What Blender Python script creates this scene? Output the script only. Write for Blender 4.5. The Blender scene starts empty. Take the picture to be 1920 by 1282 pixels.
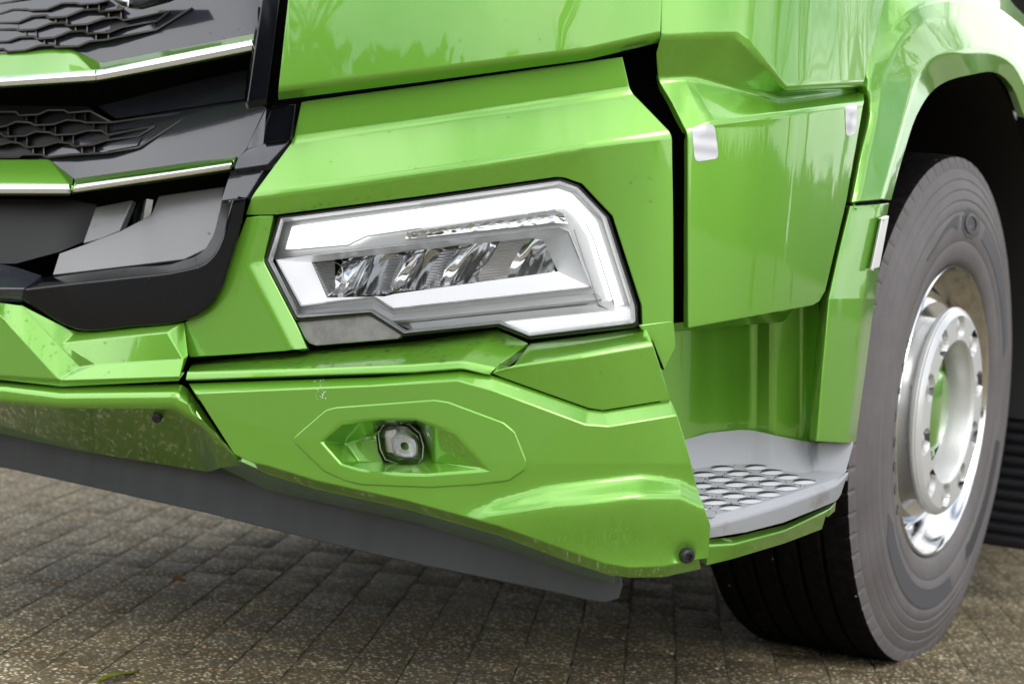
import bpy, bmesh, math, random
import numpy as np
from mathutils import Vector, Matrix
from mathutils.bvhtree import BVHTree
random.seed(7)
S = bpy.context.scene
C = S.collection
# ------------------------------------------------------------------ camera
CAM = np.array([2.37, -2.38, .778]); FPX = 3520.0
YAW, PITCH, ROLL = math.radians(30.15), math.radians(2.9), math.radians(4.4)
_f = np.array([-math.sin(YAW)*math.cos(PITCH), math.cos(YAW)*math.cos(PITCH), -math.sin(PITCH)])
_r = np.array([math.cos(YAW), math.sin(YAW), 0]); _u = np.cross(_r, _f)
AX = np.array([_r*math.cos(ROLL)+_u*math.sin(ROLL), -_r*math.sin(ROLL)+_u*math.cos(ROLL), _f])
cam = bpy.data.cameras.new('camera'); camo = bpy.data.objects.new('camera', cam); C.objects.link(camo)
M = Matrix.Identity(4)
for i in range(3):
    M[i][0], M[i][1], M[i][2], M[i][3] = AX[0][i], AX[1][i], -AX[2][i], CAM[i]
camo.matrix_world = M
cam.sensor_width = 36; cam.lens = FPX/1920*36; cam.clip_start = .05; cam.clip_end = 3000
cam.dof.use_dof = True; cam.dof.focus_distance = 2.95; cam.dof.aperture_fstop = 4.5
S.camera = camo
# ------------------------------------------------------------------ world, sun, exposure
SUN_EL, SUN_AZ = math.radians(44), math.radians(142)       # azimuth clockwise from +y
w = bpy.data.worlds.new('World'); S.world = w; w.use_nodes = True
nt = w.node_tree; nt.nodes.clear()
def wn(t, **k):
    n = nt.nodes.new(t)
    for a, b in k.items(): setattr(n, a, b)
    return n
sky = wn('ShaderNodeTexSky', sky_type='NISHITA', sun_disc=False, sun_elevation=SUN_EL, sun_rotation=SUN_AZ)
tc = wn('ShaderNodeTexCoord'); mp = wn('ShaderNodeMapping'); mp.inputs['Scale'].default_value = (1, 1, 2.2)
nz = wn('ShaderNodeTexNoise'); nz.inputs['Scale'].default_value = 2.3; nz.inputs['Detail'].default_value = 7; nz.inputs['Roughness'].default_value = .55
rp = wn('ShaderNodeValToRGB'); rp.color_ramp.elements[0].position = .34; rp.color_ramp.elements[1].position = .56
nz2 = wn('ShaderNodeTexNoise'); nz2.inputs['Scale'].default_value = 1.7; nz2.inputs['Detail'].default_value = 4
rp2 = wn('ShaderNodeValToRGB'); rp2.color_ramp.elements[0].position = .3; rp2.color_ramp.elements[1].position = .72
rp2.color_ramp.elements[0].color = (11, 11.3, 11.8, 1); rp2.color_ramp.elements[1].color = (17, 17, 16.5, 1)
mx = wn('ShaderNodeMix', data_type='RGBA'); bg = wn('ShaderNodeBackground'); out = wn('ShaderNodeOutputWorld')
L = nt.links.new
L(tc.outputs['Generated'], mp.inputs['Vector']); L(mp.outputs['Vector'], nz.inputs['Vector']); L(mp.outputs['Vector'], nz2.inputs['Vector'])
L(nz.outputs['Fac'], rp.inputs['Fac']); L(nz2.outputs['Fac'], rp2.inputs['Fac'])
L(rp.outputs['Color'], mx.inputs['Factor']); L(sky.outputs['Color'], mx.inputs['A']); L(rp2.outputs['Color'], mx.inputs['B'])
L(mx.outputs['Result'], bg.inputs['Color']); L(bg.outputs['Background'], out.inputs['Surface'])
bg.inputs['Strength'].default_value = .1
sl = bpy.data.lights.new('sun', 'SUN'); so = bpy.data.objects.new('sun', sl); C.objects.link(so)
sl.energy = .8; sl.angle = math.radians(25); sl.color = (1, .96, .9)
sd = Vector((math.sin(SUN_AZ)*math.cos(SUN_EL), math.cos(SUN_AZ)*math.cos(SUN_EL), math.sin(SUN_EL)))
so.rotation_euler = (-sd).to_track_quat('-Z', 'Y').to_euler(); so.location = sd*30
S.view_settings.view_transform = 'Standard'; S.view_settings.look = 'None'
S.view_settings.exposure = 0.73; S.view_settings.gamma = 1; S.view_settings.use_curve_mapping = False
S.cycles.max_bounces = 10; S.cycles.transparent_max_bounces = 12; S.cycles.caustics_reflective = False; S.cycles.caustics_refractive = False

# ------------------------------------------------------------------ materials
def mat(name, col, rough=.5, metal=0, coat=0, coatr=.03, spec=.5, **k):
    m = bpy.data.materials.new(name); m.use_nodes = True
    b = m.node_tree.nodes['Principled BSDF']
    b.inputs['Base Color'].default_value = (*col, 1); b.inputs['Roughness'].default_value = rough
    b.inputs['Metallic'].default_value = metal; b.inputs['Coat Weight'].default_value = coat
    b.inputs['Coat Roughness'].default_value = coatr; b.inputs['Specular IOR Level'].default_value = spec
    for a, v in k.items(): b.inputs[a.replace('_', ' ')].default_value = v
    return m
def nodes(m): return m.node_tree.nodes, m.node_tree.links.new, m.node_tree.nodes['Principled BSDF']
def add_noise(m, c1, c2, scale, lo=.4, hi=.6, detail=6, bump=0, bscale=None, rough=None, stretch=(1, 1, 1), coord='Object'):
    n, l, b = nodes(m)
    t = n.new('ShaderNodeTexCoord'); mpn = n.new('ShaderNodeMapping'); mpn.inputs['Scale'].default_value = stretch
    a = n.new('ShaderNodeTexNoise'); a.inputs['Scale'].default_value = scale; a.inputs['Detail'].default_value = detail; a.inputs['Roughness'].default_value = .65
    r = n.new('ShaderNodeValToRGB'); r.color_ramp.elements[0].position = lo; r.color_ramp.elements[1].position = hi
    r.color_ramp.elements[0].color = (*c1, 1); r.color_ramp.elements[1].color = (*c2, 1)
    l(t.outputs[coord], mpn.inputs['Vector']); l(mpn.outputs['Vector'], a.inputs['Vector'])
    l(a.outputs['Fac'], r.inputs['Fac']); l(r.outputs['Color'], b.inputs['Base Color'])
    if rough:
        q = n.new('ShaderNodeMapRange'); q.inputs['To Min'].default_value, q.inputs['To Max'].default_value = rough
        q.inputs['From Min'].default_value = lo; q.inputs['From Max'].default_value = hi
        l(a.outputs['Fac'], q.inputs['Value']); l(q.outputs['Result'], b.inputs['Roughness'])
    if bump:
        a2 = n.new('ShaderNodeTexNoise'); a2.inputs['Scale'].default_value = bscale or scale; a2.inputs['Detail'].default_value = 3
        l(mpn.outputs['Vector'], a2.inputs['Vector'])
        bp = n.new('ShaderNodeBump'); bp.inputs['Strength'].default_value = bump; bp.inputs['Distance'].default_value = .002
        l(a2.outputs['Fac'], bp.inputs['Height']); l(bp.outputs['Normal'], b.inputs['Normal'])
    return m
PAINT = mat('green_metallic_paint', (.162, .42, .036), .30, .5, 1, .02, Coat_IOR=1.65)
add_noise(PAINT, (.154, .402, .033), (.172, .440, .040), 900, .35, .65, 2)
def specks(m, scale, col, thr):
    n, l, b = nodes(m); src = b.inputs['Base Color'].links[0].from_socket
    t = n.new('ShaderNodeTexCoord'); v = n.new('ShaderNodeTexVoronoi'); v.inputs['Scale'].default_value = scale; l(t.outputs['Object'], v.inputs['Vector'])
    q = n.new('ShaderNodeMapRange'); q.inputs['From Min'].default_value = thr; q.inputs['From Max'].default_value = thr*.5; l(v.outputs['Distance'], q.inputs['Value'])
    sp = n.new('ShaderNodeSeparateColor'); l(v.outputs['Color'], sp.inputs['Color']); g = n.new('ShaderNodeMath'); g.operation = 'GREATER_THAN'; g.inputs[1].default_value = .72; l(sp.outputs['Red'], g.inputs[0])
    mu = n.new('ShaderNodeMath'); mu.operation = 'MULTIPLY'; l(q.outputs['Result'], mu.inputs[0]); l(g.outputs[0], mu.inputs[1])
    x = n.new('ShaderNodeMix'); x.data_type = 'RGBA'; l(mu.outputs[0], x.inputs['Factor']); l(src, x.inputs['A']); x.inputs['B'].default_value = (*col, 1); l(x.outputs['Result'], b.inputs['Base Color'])
def water_streaks(m):
    n, l, b = nodes(m)
    t = n.new('ShaderNodeTexCoord'); mpn = n.new('ShaderNodeMapping'); mpn.inputs['Scale'].default_value = (60, 60, 3)
    a = n.new('ShaderNodeTexNoise'); a.inputs['Scale'].default_value = 1; a.inputs['Detail'].default_value = 4
    q = n.new('ShaderNodeMapRange'); q.inputs['From Min'].default_value = .56; q.inputs['From Max'].default_value = .72
    q.inputs['To Min'].default_value = .02; q.inputs['To Max'].default_value = .05
    bp = n.new('ShaderNodeBump'); bp.inputs['Strength'].default_value = .004; bp.inputs['Distance'].default_value = .002
    l(t.outputs['Object'], mpn.inputs['Vector']); l(mpn.outputs['Vector'], a.inputs['Vector']); l(a.outputs['Fac'], q.inputs['Value'])
    l(q.outputs['Result'], b.inputs['Coat Roughness']); l(a.outputs['Fac'], bp.inputs['Height']); l(bp.outputs['Normal'], b.inputs['Coat Normal'])
water_streaks(PAINT)
GLOSSBLK = mat('gloss_black_plastic', (.0035, .004, .006), .08, 0, .1, .02, spec=.32)
GREYPL = mat('dark_grey_lacquer', (.030, .032, .042), .15, .15, .8, .03)
SATIN = mat('satin_grey_lacquer', (.19, .19, .195), .33, .4, .3, .1)
MATBLK = mat('matte_black_plastic', (.010, .010, .010), .6)
DEEP = mat('black_inner_body', (.004, .004, .004), .9, spec=.1)
def mesh_mat():
    m = mat('fine_black_mesh', (.012, .012, .013), .45)
    n, l, b = nodes(m)
    t = n.new('ShaderNodeTexCoord'); v = n.new('ShaderNodeTexVoronoi'); v.voronoi_dimensions = '2D'; v.inputs['Scale'].default_value = 260; v.inputs['Randomness'].default_value = 0
    mpn = n.new('ShaderNodeMapping'); mpn.inputs['Rotation'].default_value = (math.radians(90), math.radians(45), 0); l(t.outputs['Object'], mpn.inputs['Vector'])
    r = n.new('ShaderNodeValToRGB'); r.color_ramp.elements[0].position = .3; r.color_ramp.elements[1].position = .5
    r.color_ramp.elements[0].color = (.002, .002, .002, 1); r.color_ramp.elements[1].color = (.007, .007, .008, 1)
    l(mpn.outputs['Vector'], v.inputs['Vector']); l(v.outputs['Distance'], r.inputs['Fac']); l(r.outputs['Color'], b.inputs['Base Color'])
    return m
MESHM = mesh_mat()
CHROME = mat('chrome', (.86, .87, .88), .06, 1)
ALU = mat('polished_aluminium', (.80, .80, .79), .12, 1)
add_noise(ALU, (.70, .70, .69), (.83, .83, .82), 14, .35, .65, 5, rough=(.10, .20))
CAST = mat('satin_silver_paint', (.70, .71, .71), .32, .35, .3, .15)
BRUSH = mat('brushed_steel', (.42, .42, .42), .38, .9)
add_noise(BRUSH, (.36, .36, .36), (.46, .46, .46), 40, .4, .6, 5)
SKIRT = mat('dark_grey_skirt_plastic', (.066, .074, .084), .5)
add_noise(SKIRT, (.060, .068, .077), (.078, .087, .097), 6, .35, .7, 8, bump=.15, bscale=900, stretch=(3, 3, .6))
specks(SKIRT, 45, (.30, .29, .28), .03)
STEPM = mat('grey_step_plastic', (.36, .37, .39), .5)
add_noise(STEPM, (.17, .15, .13), (.33, .34, .365), 7, .30, .42, 9, bump=.2, bscale=700)
STEPL = mat('worn_step_edge', (.50, .51, .53), .45)
RUBBER = mat('tyre_rubber', (.060, .056, .056), .62)
add_noise(RUBBER, (.115, .104, .106), (.152, .140, .142), 9, .35, .68, 8, bump=.25, bscale=500, stretch=(1, 1, 1))
TREAD = mat('tyre_tread_rubber', (.012, .012, .012), .9, spec=.08)
add_noise(TREAD, (.004, .004, .004), (.011, .010, .009), 60, .4, .7, 5)
specks(TREAD, 26, (.30, .27, .22), .07); specks(RUBBER, 30, (.02, .02, .02), .06)
TMARK = mat('tyre_raised_rubber', (.075, .075, .085), .5)
SEAL = mat('black_rubber_seal', (.012, .012, .012), .25, 0, .3)
NUT = mat('wheel_nut_steel', (.58, .58, .59), .3, .5)
HOUS = mat('headlight_silver_trim', (.84, .85, .86), .25, .25)
WHITEREF = mat('headlight_white_reflector', (.86, .87, .88), .22, .35)
STICK = mat('silver_reflective_sticker', (.62, .62, .66), .35, .3, .6)
def stick():
    n, l, b = nodes(STICK)
    t = n.new('ShaderNodeTexCoord'); wv = n.new('ShaderNodeTexWave'); wv.bands_direction = 'Z'; wv.inputs['Scale'].default_value = 14; wv.inputs['Distortion'].default_value = .6
    r = n.new('ShaderNodeValToRGB'); r.color_ramp.elements[0].color = (.50, .50, .55, 1); r.color_ramp.elements[1].color = (.72, .72, .76, 1)
    l(t.outputs['Object'], wv.inputs['Vector']); l(wv.outputs['Fac'], r.inputs['Fac']); l(r.outputs['Color'], b.inputs['Base Color'])
stick()
def emis(name, col, s):
    m = mat(name, col, .4); b = m.node_tree.nodes['Principled BSDF']
    b.inputs['Emission Color'].default_value = (*col, 1); b.inputs['Emission Strength'].default_value = s
    return m
LED = emis('lit_daytime_led', (.80, .80, .80), 1.0)
GLOWREF = emis('glowing_white_reflector', (.82, .82, .84), .52)  # for reflector faces, not lamps: the LED light falling on them is painted as glow
def thin_glass(name, tint=(1, 1, 1), ior=1.5):
    m = bpy.data.materials.new(name); m.use_nodes = True
    n, l = m.node_tree.nodes, m.node_tree.links.new; n.clear()
    t = n.new('ShaderNodeBsdfTransparent'); t.inputs[0].default_value = (*tint, 1)
    g = n.new('ShaderNodeBsdfGlossy'); g.inputs['Roughness'].default_value = .015
    fr = n.new('ShaderNodeFresnel'); fr.inputs['IOR'].default_value = ior
    mxs = n.new('ShaderNodeMixShader'); o = n.new('ShaderNodeOutputMaterial')
    l(fr.outputs[0], mxs.inputs[0]); l(t.outputs[0], mxs.inputs[1]); l(g.outputs[0], mxs.inputs[2]); l(mxs.outputs[0], o.inputs[0])
    return m
GLASS = thin_glass('clear_lens', (.97, .98, .98))
WATER = thin_glass('water', (.97, .98, .97), ior=1.33)

# ------------------------------------------------------------------ base plan curve of the cab and projection helpers
PL = np.array([(-1.3, .30), (-1.2, .15), (-1.0, .06), (-.5, .01), (0, 0), (.4, .008), (.7, .03), (.9, .065), (1.04, .115), (1.15, .19),
               (1.215, .30), (1.24, .45), (1.25, .7), (1.255, 1.0), (1.255, 4)])
def catmull(Q, n=12):
    o = []
    for i in range(len(Q)-1):
        p0, p1, p2, p3 = Q[max(i-1, 0)], Q[i], Q[i+1], Q[min(i+2, len(Q)-1)]
        d1 = np.linalg.norm(p2-p1); d0 = np.linalg.norm(p1-p0) or d1; d2 = np.linalg.norm(p3-p2) or d1
        m1 = (((p1-p0)/d0)*d1+((p2-p1)/d1)*d0)/(d0+d1) if i > 0 else (p2-p1)/d1
        m2 = (((p2-p1)/d1)*d2+((p3-p2)/d2)*d1)/(d1+d2) if i < len(Q)-2 else (p2-p1)/d1
        for k in range(n):
            t = k/n
            o.append((2*t**3-3*t**2+1)*p1+(t**3-2*t**2+t)*m1*d1+(-2*t**3+3*t**2)*p2+(t**3-t**2)*m2*d1)
    o.append(Q[-1]); return np.array(o)
CV = catmull(PL); SA = CV[:-1]; SDv = CV[1:]-CV[:-1]; SLn = (SDv**2).sum(1)
def sdf(q):
    v = q[:, None, :]-SA[None]; t = np.clip((v*SDv).sum(2)/SLn, 0, 1); ww = v-t[..., None]*SDv
    d2 = (ww**2).sum(2); i = d2.argmin(1); k = np.arange(len(q)); d = np.sqrt(d2[k, i])
    s = SDv[i, 0]*ww[k, i, 1]-SDv[i, 1]*ww[k, i, 0]
    return np.where(s > 0, -d, d)
def ray(px, py): return AX[0]*((px-960)/FPX)-AX[1]*((py-641)/FPX)+AX[2]
def surf(pts):
    """points on the cab body: place along the plan curve, offset outwards by the third value"""
    a = np.asarray(pts, float).reshape(-1, 3); d = ray(a[:, :1], a[:, 1:2]); t = np.ones(len(a)); h = np.linalg.norm(d[:, :2], axis=1)
    for _ in range(45):
        q = CAM+t[:, None]*d; t = t+np.clip(sdf(q[:, :2])-a[:, 2], -.5, .5)/h*.92
    return CAM+t[:, None]*d
def onplane(px, py, axis, val):
    d = ray(px, py); i = 'xyz'.index(axis); t = (val-CAM[i])/d[i]; return CAM+t*d
def offat(px, py, axis, val):
    p = onplane(px, py, axis, val); return float(sdf(p[None, :2])[0])
KS = 1180.0
# ------------------------------------------------------------------ object helpers
def link(name, me, m, parent=None):
    o = bpy.data.objects.new(name, me); C.objects.link(o)
    if m is not None:
        if isinstance(m, (list, tuple)):
            for q in m: me.materials.append(q)
        elif not me.materials: me.materials.append(m)
    if parent is not None: o.parent = parent
    return o
def empty(name, loc=(0, 0, 0), parent=None):
    o = bpy.data.objects.new(name, None); o.empty_display_size = .1; C.objects.link(o); o.location = loc
    if parent is not None: o.parent = parent
    return o
def tag(o, label=None, cat=None, group=None, kind=None):
    for k, v in (('label', label), ('category', cat), ('group', group), ('kind', kind)):
        if v: o[k] = v
    return o
def finish(bm, name, m, parent, sharp=38, wn_mod=True):
    me = bpy.data.meshes.new(name); bm.to_mesh(me); bm.free()
    for p in me.polygons: p.use_smooth = True
    me.set_sharp_from_angle(angle=math.radians(sharp))
    o = link(name, me, m, parent)
    if wn_mod:
        md = o.modifiers.new('weighted', 'WEIGHTED_NORMAL'); md.keep_sharp = True; md.weight = 60
    return o
def panel(name, V, F, m, parent, bev=5, seg=4, cut=16, cuty=None, hem=.014, lip=.0016, warp=None, xs=(), ys=(), nobev=(), minang=4, sharp=38):
    """sheet-metal / plastic panel: corner points on the body, planar facets with rounded creases, and a turned-in edge"""
    bm = bmesh.new(); vs = {k: bm.verts.new((p[0], -p[1], p[2]*KS)) for k, p in V.items()}
    for f in F:
        ks = f.split() if isinstance(f, str) else f
        a = 0
        for i in range(len(ks)):
            p, q = V[ks[i]], V[ks[(i+1) % len(ks)]]; a += p[0]*-q[1]+p[1]*q[0]
        if a < 0: ks = ks[::-1]
        try: bm.faces.new([vs[k] for k in ks])
        except ValueError: pass
    for v in [v for v in bm.verts if not v.link_faces]: bm.verts.remove(v)
    vs = {k: v for k, v in vs.items() if v.is_valid}
    bm.normal_update()
    nb = {frozenset(e.split()) for e in nobev}; inv = {v: k for k, v in vs.items()}
    es = [e for e in bm.edges if len(e.link_faces) == 2 and e.calc_face_angle(0) > math.radians(minang) and frozenset((inv[e.verts[0]], inv[e.verts[1]])) not in nb]
    if es and bev > 0:
        bmesh.ops.bevel(bm, geom=es, offset=bev, offset_type='OFFSET', segments=seg, profile=.5, affect='EDGES', clamp_overlap=True)
    X = [v.co.x for v in bm.verts]; Y = [v.co.y for v in bm.verts]
    cx = sorted(set([x for x in np.arange(math.ceil(min(X)/cut)*cut, max(X), cut)]+list(xs)))
    for x in cx:
        bmesh.ops.bisect_plane(bm, geom=bm.verts[:]+bm.edges[:]+bm.faces[:], plane_co=(x+.013, 0, 0), plane_no=(1, 0, 0), dist=.02)
    cy = list(ys)+([y for y in np.arange(math.ceil(-max(Y)/cuty)*cuty, -min(Y), cuty)] if cuty else [])
    for y in sorted(set(cy)):
        bmesh.ops.bisect_plane(bm, geom=bm.verts[:]+bm.edges[:]+bm.faces[:], plane_co=(0, -y-.017, 0), plane_no=(0, 1, 0), dist=.02)
    a = np.array([(v.co.x, -v.co.y, v.co.z/KS) for v in bm.verts])
    if warp is not None: a[:, 2] += np.array([warp(x, y) for x, y in a[:, :2]])
    for v, p in zip(bm.verts, surf(a)): v.co = p
    hem3d(bm, hem, lip)
    return finish(bm, name, m, parent, sharp)
def hem3d(bm, hem, lip):
    if not hem: return
    bm.normal_update()
    be = [e for e in bm.edges if len(e.link_faces) == 1]
    info = {}
    for e in be:
        f = e.link_faces[0]; d = (e.verts[1].co-e.verts[0].co)
        if d.length < 1e-9: continue
        mid = (e.verts[0].co+e.verts[1].co)/2; o = d.normalized().cross(f.normal)
        if o.dot(mid-f.calc_center_median()) < 0: o = -o
        for v in e.verts:
            t = info.setdefault(v, [Vector(), Vector()]); t[0] += o; t[1] += f.normal
    rings = {}
    for v, (o, n) in info.items():
        o = o.normalized() if o.length > 1e-6 else o; n = n.normalized() if n.length > 1e-6 else Vector((0, -1, 0))
        r = [v]
        for th in (35, 65, 90):
            t = math.radians(th); r.append(bm.verts.new(v.co+o*lip*math.sin(t)-n*lip*(1-math.cos(t))))
        r.append(bm.verts.new(r[-1].co-n*hem)); rings[v] = r
    for e in be:
        f = e.link_faces[0]; a, b = e.verts
        if a not in rings or b not in rings: continue
        l = next(l for l in f.loops if l.edge == e); a, b = l.vert, l.link_loop_next.vert
        for k in range(4):
            try: bm.faces.new((rings[b][k], rings[a][k], rings[a][k+1], rings[b][k+1]))
            except ValueError: pass
def sheet(name, pts, m, parent, **k):
    """one flat-faced panel from an outline of (px, py, off)"""
    V = {str(i): p for i, p in enumerate(pts)}
    return panel(name, V, [[str(i) for i in range(len(pts))]], m, parent, **k)
def rows(name, R, m, parent, **k):
    """panel from rows of equal length: every quad between neighbouring rows is a facet"""
    V = {}; F = []
    for i, r in enumerate(R):
        for j, p in enumerate(r): V[f'{i}_{j}'] = p
    for i in range(len(R)-1):
        for j in range(len(R[0])-1): F.append([f'{i}_{j}', f'{i}_{j+1}', f'{i+1}_{j+1}', f'{i+1}_{j}'])
    return panel(name, V, F, m, parent, **k)
def bar(name, pts, width, depth, m, parent, closed=False, round_=.35, bmx=None):
    """a fin following a line on the body: width in picture-size units at its distance, depth in metres inwards"""
    p = np.array(pts, float); n = len(p); ring = []
    for i in range(n):
        a = p[i-1] if (i > 0 or closed) else p[i]; b = p[(i+1) % n] if (i < n-1 or closed) else p[i]
        t1 = (p[i]-a)[:2]; t2 = (b-p[i])[:2]
        t1 = t1/np.linalg.norm(t1) if np.linalg.norm(t1) > 1e-6 else None
        t2 = t2/np.linalg.norm(t2) if np.linalg.norm(t2) > 1e-6 else None
        if t1 is None: t1 = t2
        if t2 is None: t2 = t1
        t = t1+t2; t /= np.linalg.norm(t)+1e-9; nn = np.array([-t[1], t[0]]); c = max(.45, abs(nn@np.array([-t1[1], t1[0]])))
        nn = nn/c*width/2
        q = p[i]; r = round_
        ring += [(q[0]-nn[0], q[1]-nn[1], q[2]-depth), (q[0]-nn[0], q[1]-nn[1], q[2]-.0022), (q[0]-nn[0]*(1-r), q[1]-nn[1]*(1-r), q[2]-.0004),
                 (q[0]+nn[0]*(1-r), q[1]+nn[1]*(1-r), q[2]-.0004), (q[0]+nn[0], q[1]+nn[1], q[2]-.0022), (q[0]+nn[0], q[1]+nn[1], q[2]-depth)]
    P3 = surf(ring); own = bmx is None; bm = bmesh.new() if own else bmx
    vs = [bm.verts.new(x) for x in P3]
    for i in range(n if closed else n-1):
        j = (i+1) % n
        for k in range(5): bm.faces.new((vs[i*6+k], vs[i*6+k+1], vs[j*6+k+1], vs[j*6+k]))
    if not closed:
        bm.faces.new(vs[:6]); bm.faces.new(vs[-6:][::-1])
    if not own: return
    bmesh.ops.recalc_face_normals(bm, faces=bm.faces[:])
    return finish(bm, name, m, parent, 50)
def lathe(name, prof, seg, m, parent, loc=(0, 0, 0), deform=None, sharp=35, matf=None):
    """profile of (radius, x) turned round the x axis"""
    bm = bmesh.new(); rr = []
    for i in range(seg):
        t = 2*math.pi*i/seg; row = []
        for k, (r, x) in enumerate(prof):
            if deform: r, x = deform(r, x, t, k)
            row.append(bm.verts.new((x, r*math.cos(t), r*math.sin(t))))
        rr.append(row)
    for i in range(seg):
        a, b = rr[i], rr[(i+1) % seg]
        for k in range(len(prof)-1):
            f = bm.faces.new((a[k], a[k+1], b[k+1], b[k]))
            if matf: f.material_index = matf(k)
    bmesh.ops.recalc_face_normals(bm, faces=bm.faces[:])
    o = finish(bm, name, m, parent, sharp, False); o.location = loc
    return o
def boxmesh(bm, c, s, R=None):
    vs = []
    for i in range(8):
        v = Vector(((i & 1)-.5, ((i >> 1) & 1)-.5, ((i >> 2) & 1)-.5)); v = Vector((v.x*s[0], v.y*s[1], v.z*s[2]))
        vs.append(bm.verts.new((R @ v if R else v)+Vector(c)))
    for f in ((0, 2, 3, 1), (4, 5, 7, 6), (0, 1, 5, 4), (2, 6, 7, 3), (0, 4, 6, 2), (1, 3, 7, 5)): bm.faces.new([vs[i] for i in f])
def box(name, c, s, m, parent, bev=0):
    bm = bmesh.new(); boxmesh(bm, c, s)
    if bev: bmesh.ops.bevel(bm, geom=bm.edges[:], offset=bev, segments=2, affect='EDGES', profile=.5)
    return finish(bm, name, m, parent, 40)
def caster(o):
    dg = bpy.context.evaluated_depsgraph_get()
    bm = bmesh.new(); bm.from_mesh(o.data); t = BVHTree.FromBMesh(bm); bm.free(); return t
def cast(tree, px, py):
    d = Vector(ray(px, py)).normalized(); h = tree.ray_cast(Vector(CAM), d)
    return (h[0], h[1] if h[1].dot(d) < 0 else -h[1]) if h[0] is not None else None
def decal(name, o, outline, lift, m, parent, n=7):
    """thin film stuck on a built panel, following its shape"""
    t = caster(o); bm = bmesh.new(); P4 = outline; g = []
    for j in range(n+1):
        row = []
        for i in range(n+1):
            u, v = i/n, j/n
            # rounded corners: pull the grid corners in
            px = (P4[0][0]*(1-u)+P4[1][0]*u)*(1-v)+(P4[3][0]*(1-u)+P4[2][0]*u)*v; py = (P4[0][1]*(1-u)+P4[1][1]*u)*(1-v)+(P4[3][1]*(1-u)+P4[2][1]*u)*v
            if i in (0, n) and j in (0, n):
                cx, cy = sum(p[0] for p in P4)/4, sum(p[1] for p in P4)/4; px += (cx-px)*.09; py += (cy-py)*.09
            h = cast(t, px, py); row.append(bm.verts.new(h[0]+h[1]*lift))
        g.append(row)
    for j in range(n):
        for i in range(n): bm.faces.new((g[j][i], g[j+1][i], g[j+1][i+1], g[j][i+1]))
    bm.normal_update(); hem3d(bm, lift, .0004)
    return finish(bm, name, m, parent)

# ------------------------------------------------------------------ ground: pavers laid in running bond
def paver_mat():
    m = mat('concrete_paver', (.12, .11, .095), .8, spec=.22); n, l, b = nodes(m)
    t = n.new('ShaderNodeTexCoord'); oi = n.new('ShaderNodeObjectInfo'); geo = n.new('ShaderNodeNewGeometry')
    v = n.new('ShaderNodeTexVoronoi'); v.inputs['Scale'].default_value = 150; v.inputs['Randomness'].default_value = 1
    l(geo.outputs['Position'], v.inputs['Vector'])
    r = n.new('ShaderNodeValToRGB'); cr = r.color_ramp; cr.interpolation = 'LINEAR'
    cr.elements[0].position = 0; cr.elements[0].color = (.08, .066, .045, 1); cr.elements[1].position = 1; cr.elements[1].color = (.75, .72, .65, 1)
    for pos, c in ((.38, (.14, .112, .064)), (.58, (.24, .20, .125)), (.70, (.40, .34, .22)), (.78, (.42, .22, .09)), (.84, (.74, .70, .58))):
        e = cr.elements.new(pos); e.color = (*c, 1)
    sp = n.new('ShaderNodeSeparateColor'); l(v.outputs['Color'], sp.inputs['Color']); l(sp.outputs['Red'], r.inputs['Fac'])
    # cement between the stones
    d = n.new('ShaderNodeMapRange'); d.inputs['From Min'].default_value = .34; d.inputs['From Max'].default_value = .62; l(v.outputs['Distance'], d.inputs['Value'])
    a = n.new('ShaderNodeTexNoise'); a.inputs['Scale'].default_value = 5; a.inputs['Detail'].default_value = 6; l(geo.outputs['Position'], a.inputs['Vector'])
    cm = n.new('ShaderNodeValToRGB'); cm.color_ramp.elements[0].position = .35; cm.color_ramp.elements[1].position = .65
    cm.color_ramp.elements[0].color = (.085, .068, .036, 1); cm.color_ramp.elements[1].color = (.17, .145, .10, 1); l(a.outputs['Fac'], cm.inputs['Fac'])
    m1 = n.new('ShaderNodeMix'); m1.data_type = 'RGBA'; l(d.outputs['Result'], m1.inputs['Factor']); l(r.outputs['Color'], m1.inputs['A']); l(cm.outputs['Color'], m1.inputs['B'])
    st = n.new('ShaderNodeTexNoise'); st.inputs['Scale'].default_value = 1.7; st.inputs['Detail'].default_value = 7; st.inputs['Roughness'].default_value = .7; l(geo.outputs['Position'], st.inputs['Vector'])
    sr = n.new('ShaderNodeValToRGB'); sr.color_ramp.elements[0].position = .35; sr.color_ramp.elements[1].position = .62; sr.color_ramp.elements[0].color = (.66, .61, .45, 1); sr.color_ramp.elements[1].color = (1.10, 1.06, .90, 1); l(st.outputs['Fac'], sr.inputs['Fac'])
    mm = n.new('ShaderNodeMix'); mm.data_type = 'RGBA'; mm.blend_type = 'MULTIPLY'; mm.inputs['Factor'].default_value = 1; l(m1.outputs['Result'], mm.inputs['A']); l(sr.outputs['Color'], mm.inputs['B'])
    hs = n.new('ShaderNodeHueSaturation'); hs.inputs['Saturation'].default_value = .92; q = n.new('ShaderNodeMapRange'); q.inputs['To Min'].default_value = .86; q.inputs['To Max'].default_value = 1.12
    l(oi.outputs['Random'], q.inputs['Value']); l(q.outputs['Result'], hs.inputs['Value']); l(mm.outputs['Result'], hs.inputs['Color']); l(hs.outputs['Color'], b.inputs['Base Color'])
    bp = n.new('ShaderNodeBump'); bp.inputs['Strength'].default_value = .7; bp.inputs['Distance'].default_value = .002; bp.invert = True
    l(v.outputs['Distance'], bp.inputs['Height']); l(bp.outputs['Normal'], b.inputs['Normal'])
    rq = n.new('ShaderNodeMapRange'); rq.inputs['To Min'].default_value = .6; rq.inputs['To Max'].default_value = .85; l(a.outputs['Fac'], rq.inputs['Value']); l(rq.outputs['Result'], b.inputs['Roughness'])
    return m
PAVER = paver_mat()
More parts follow.
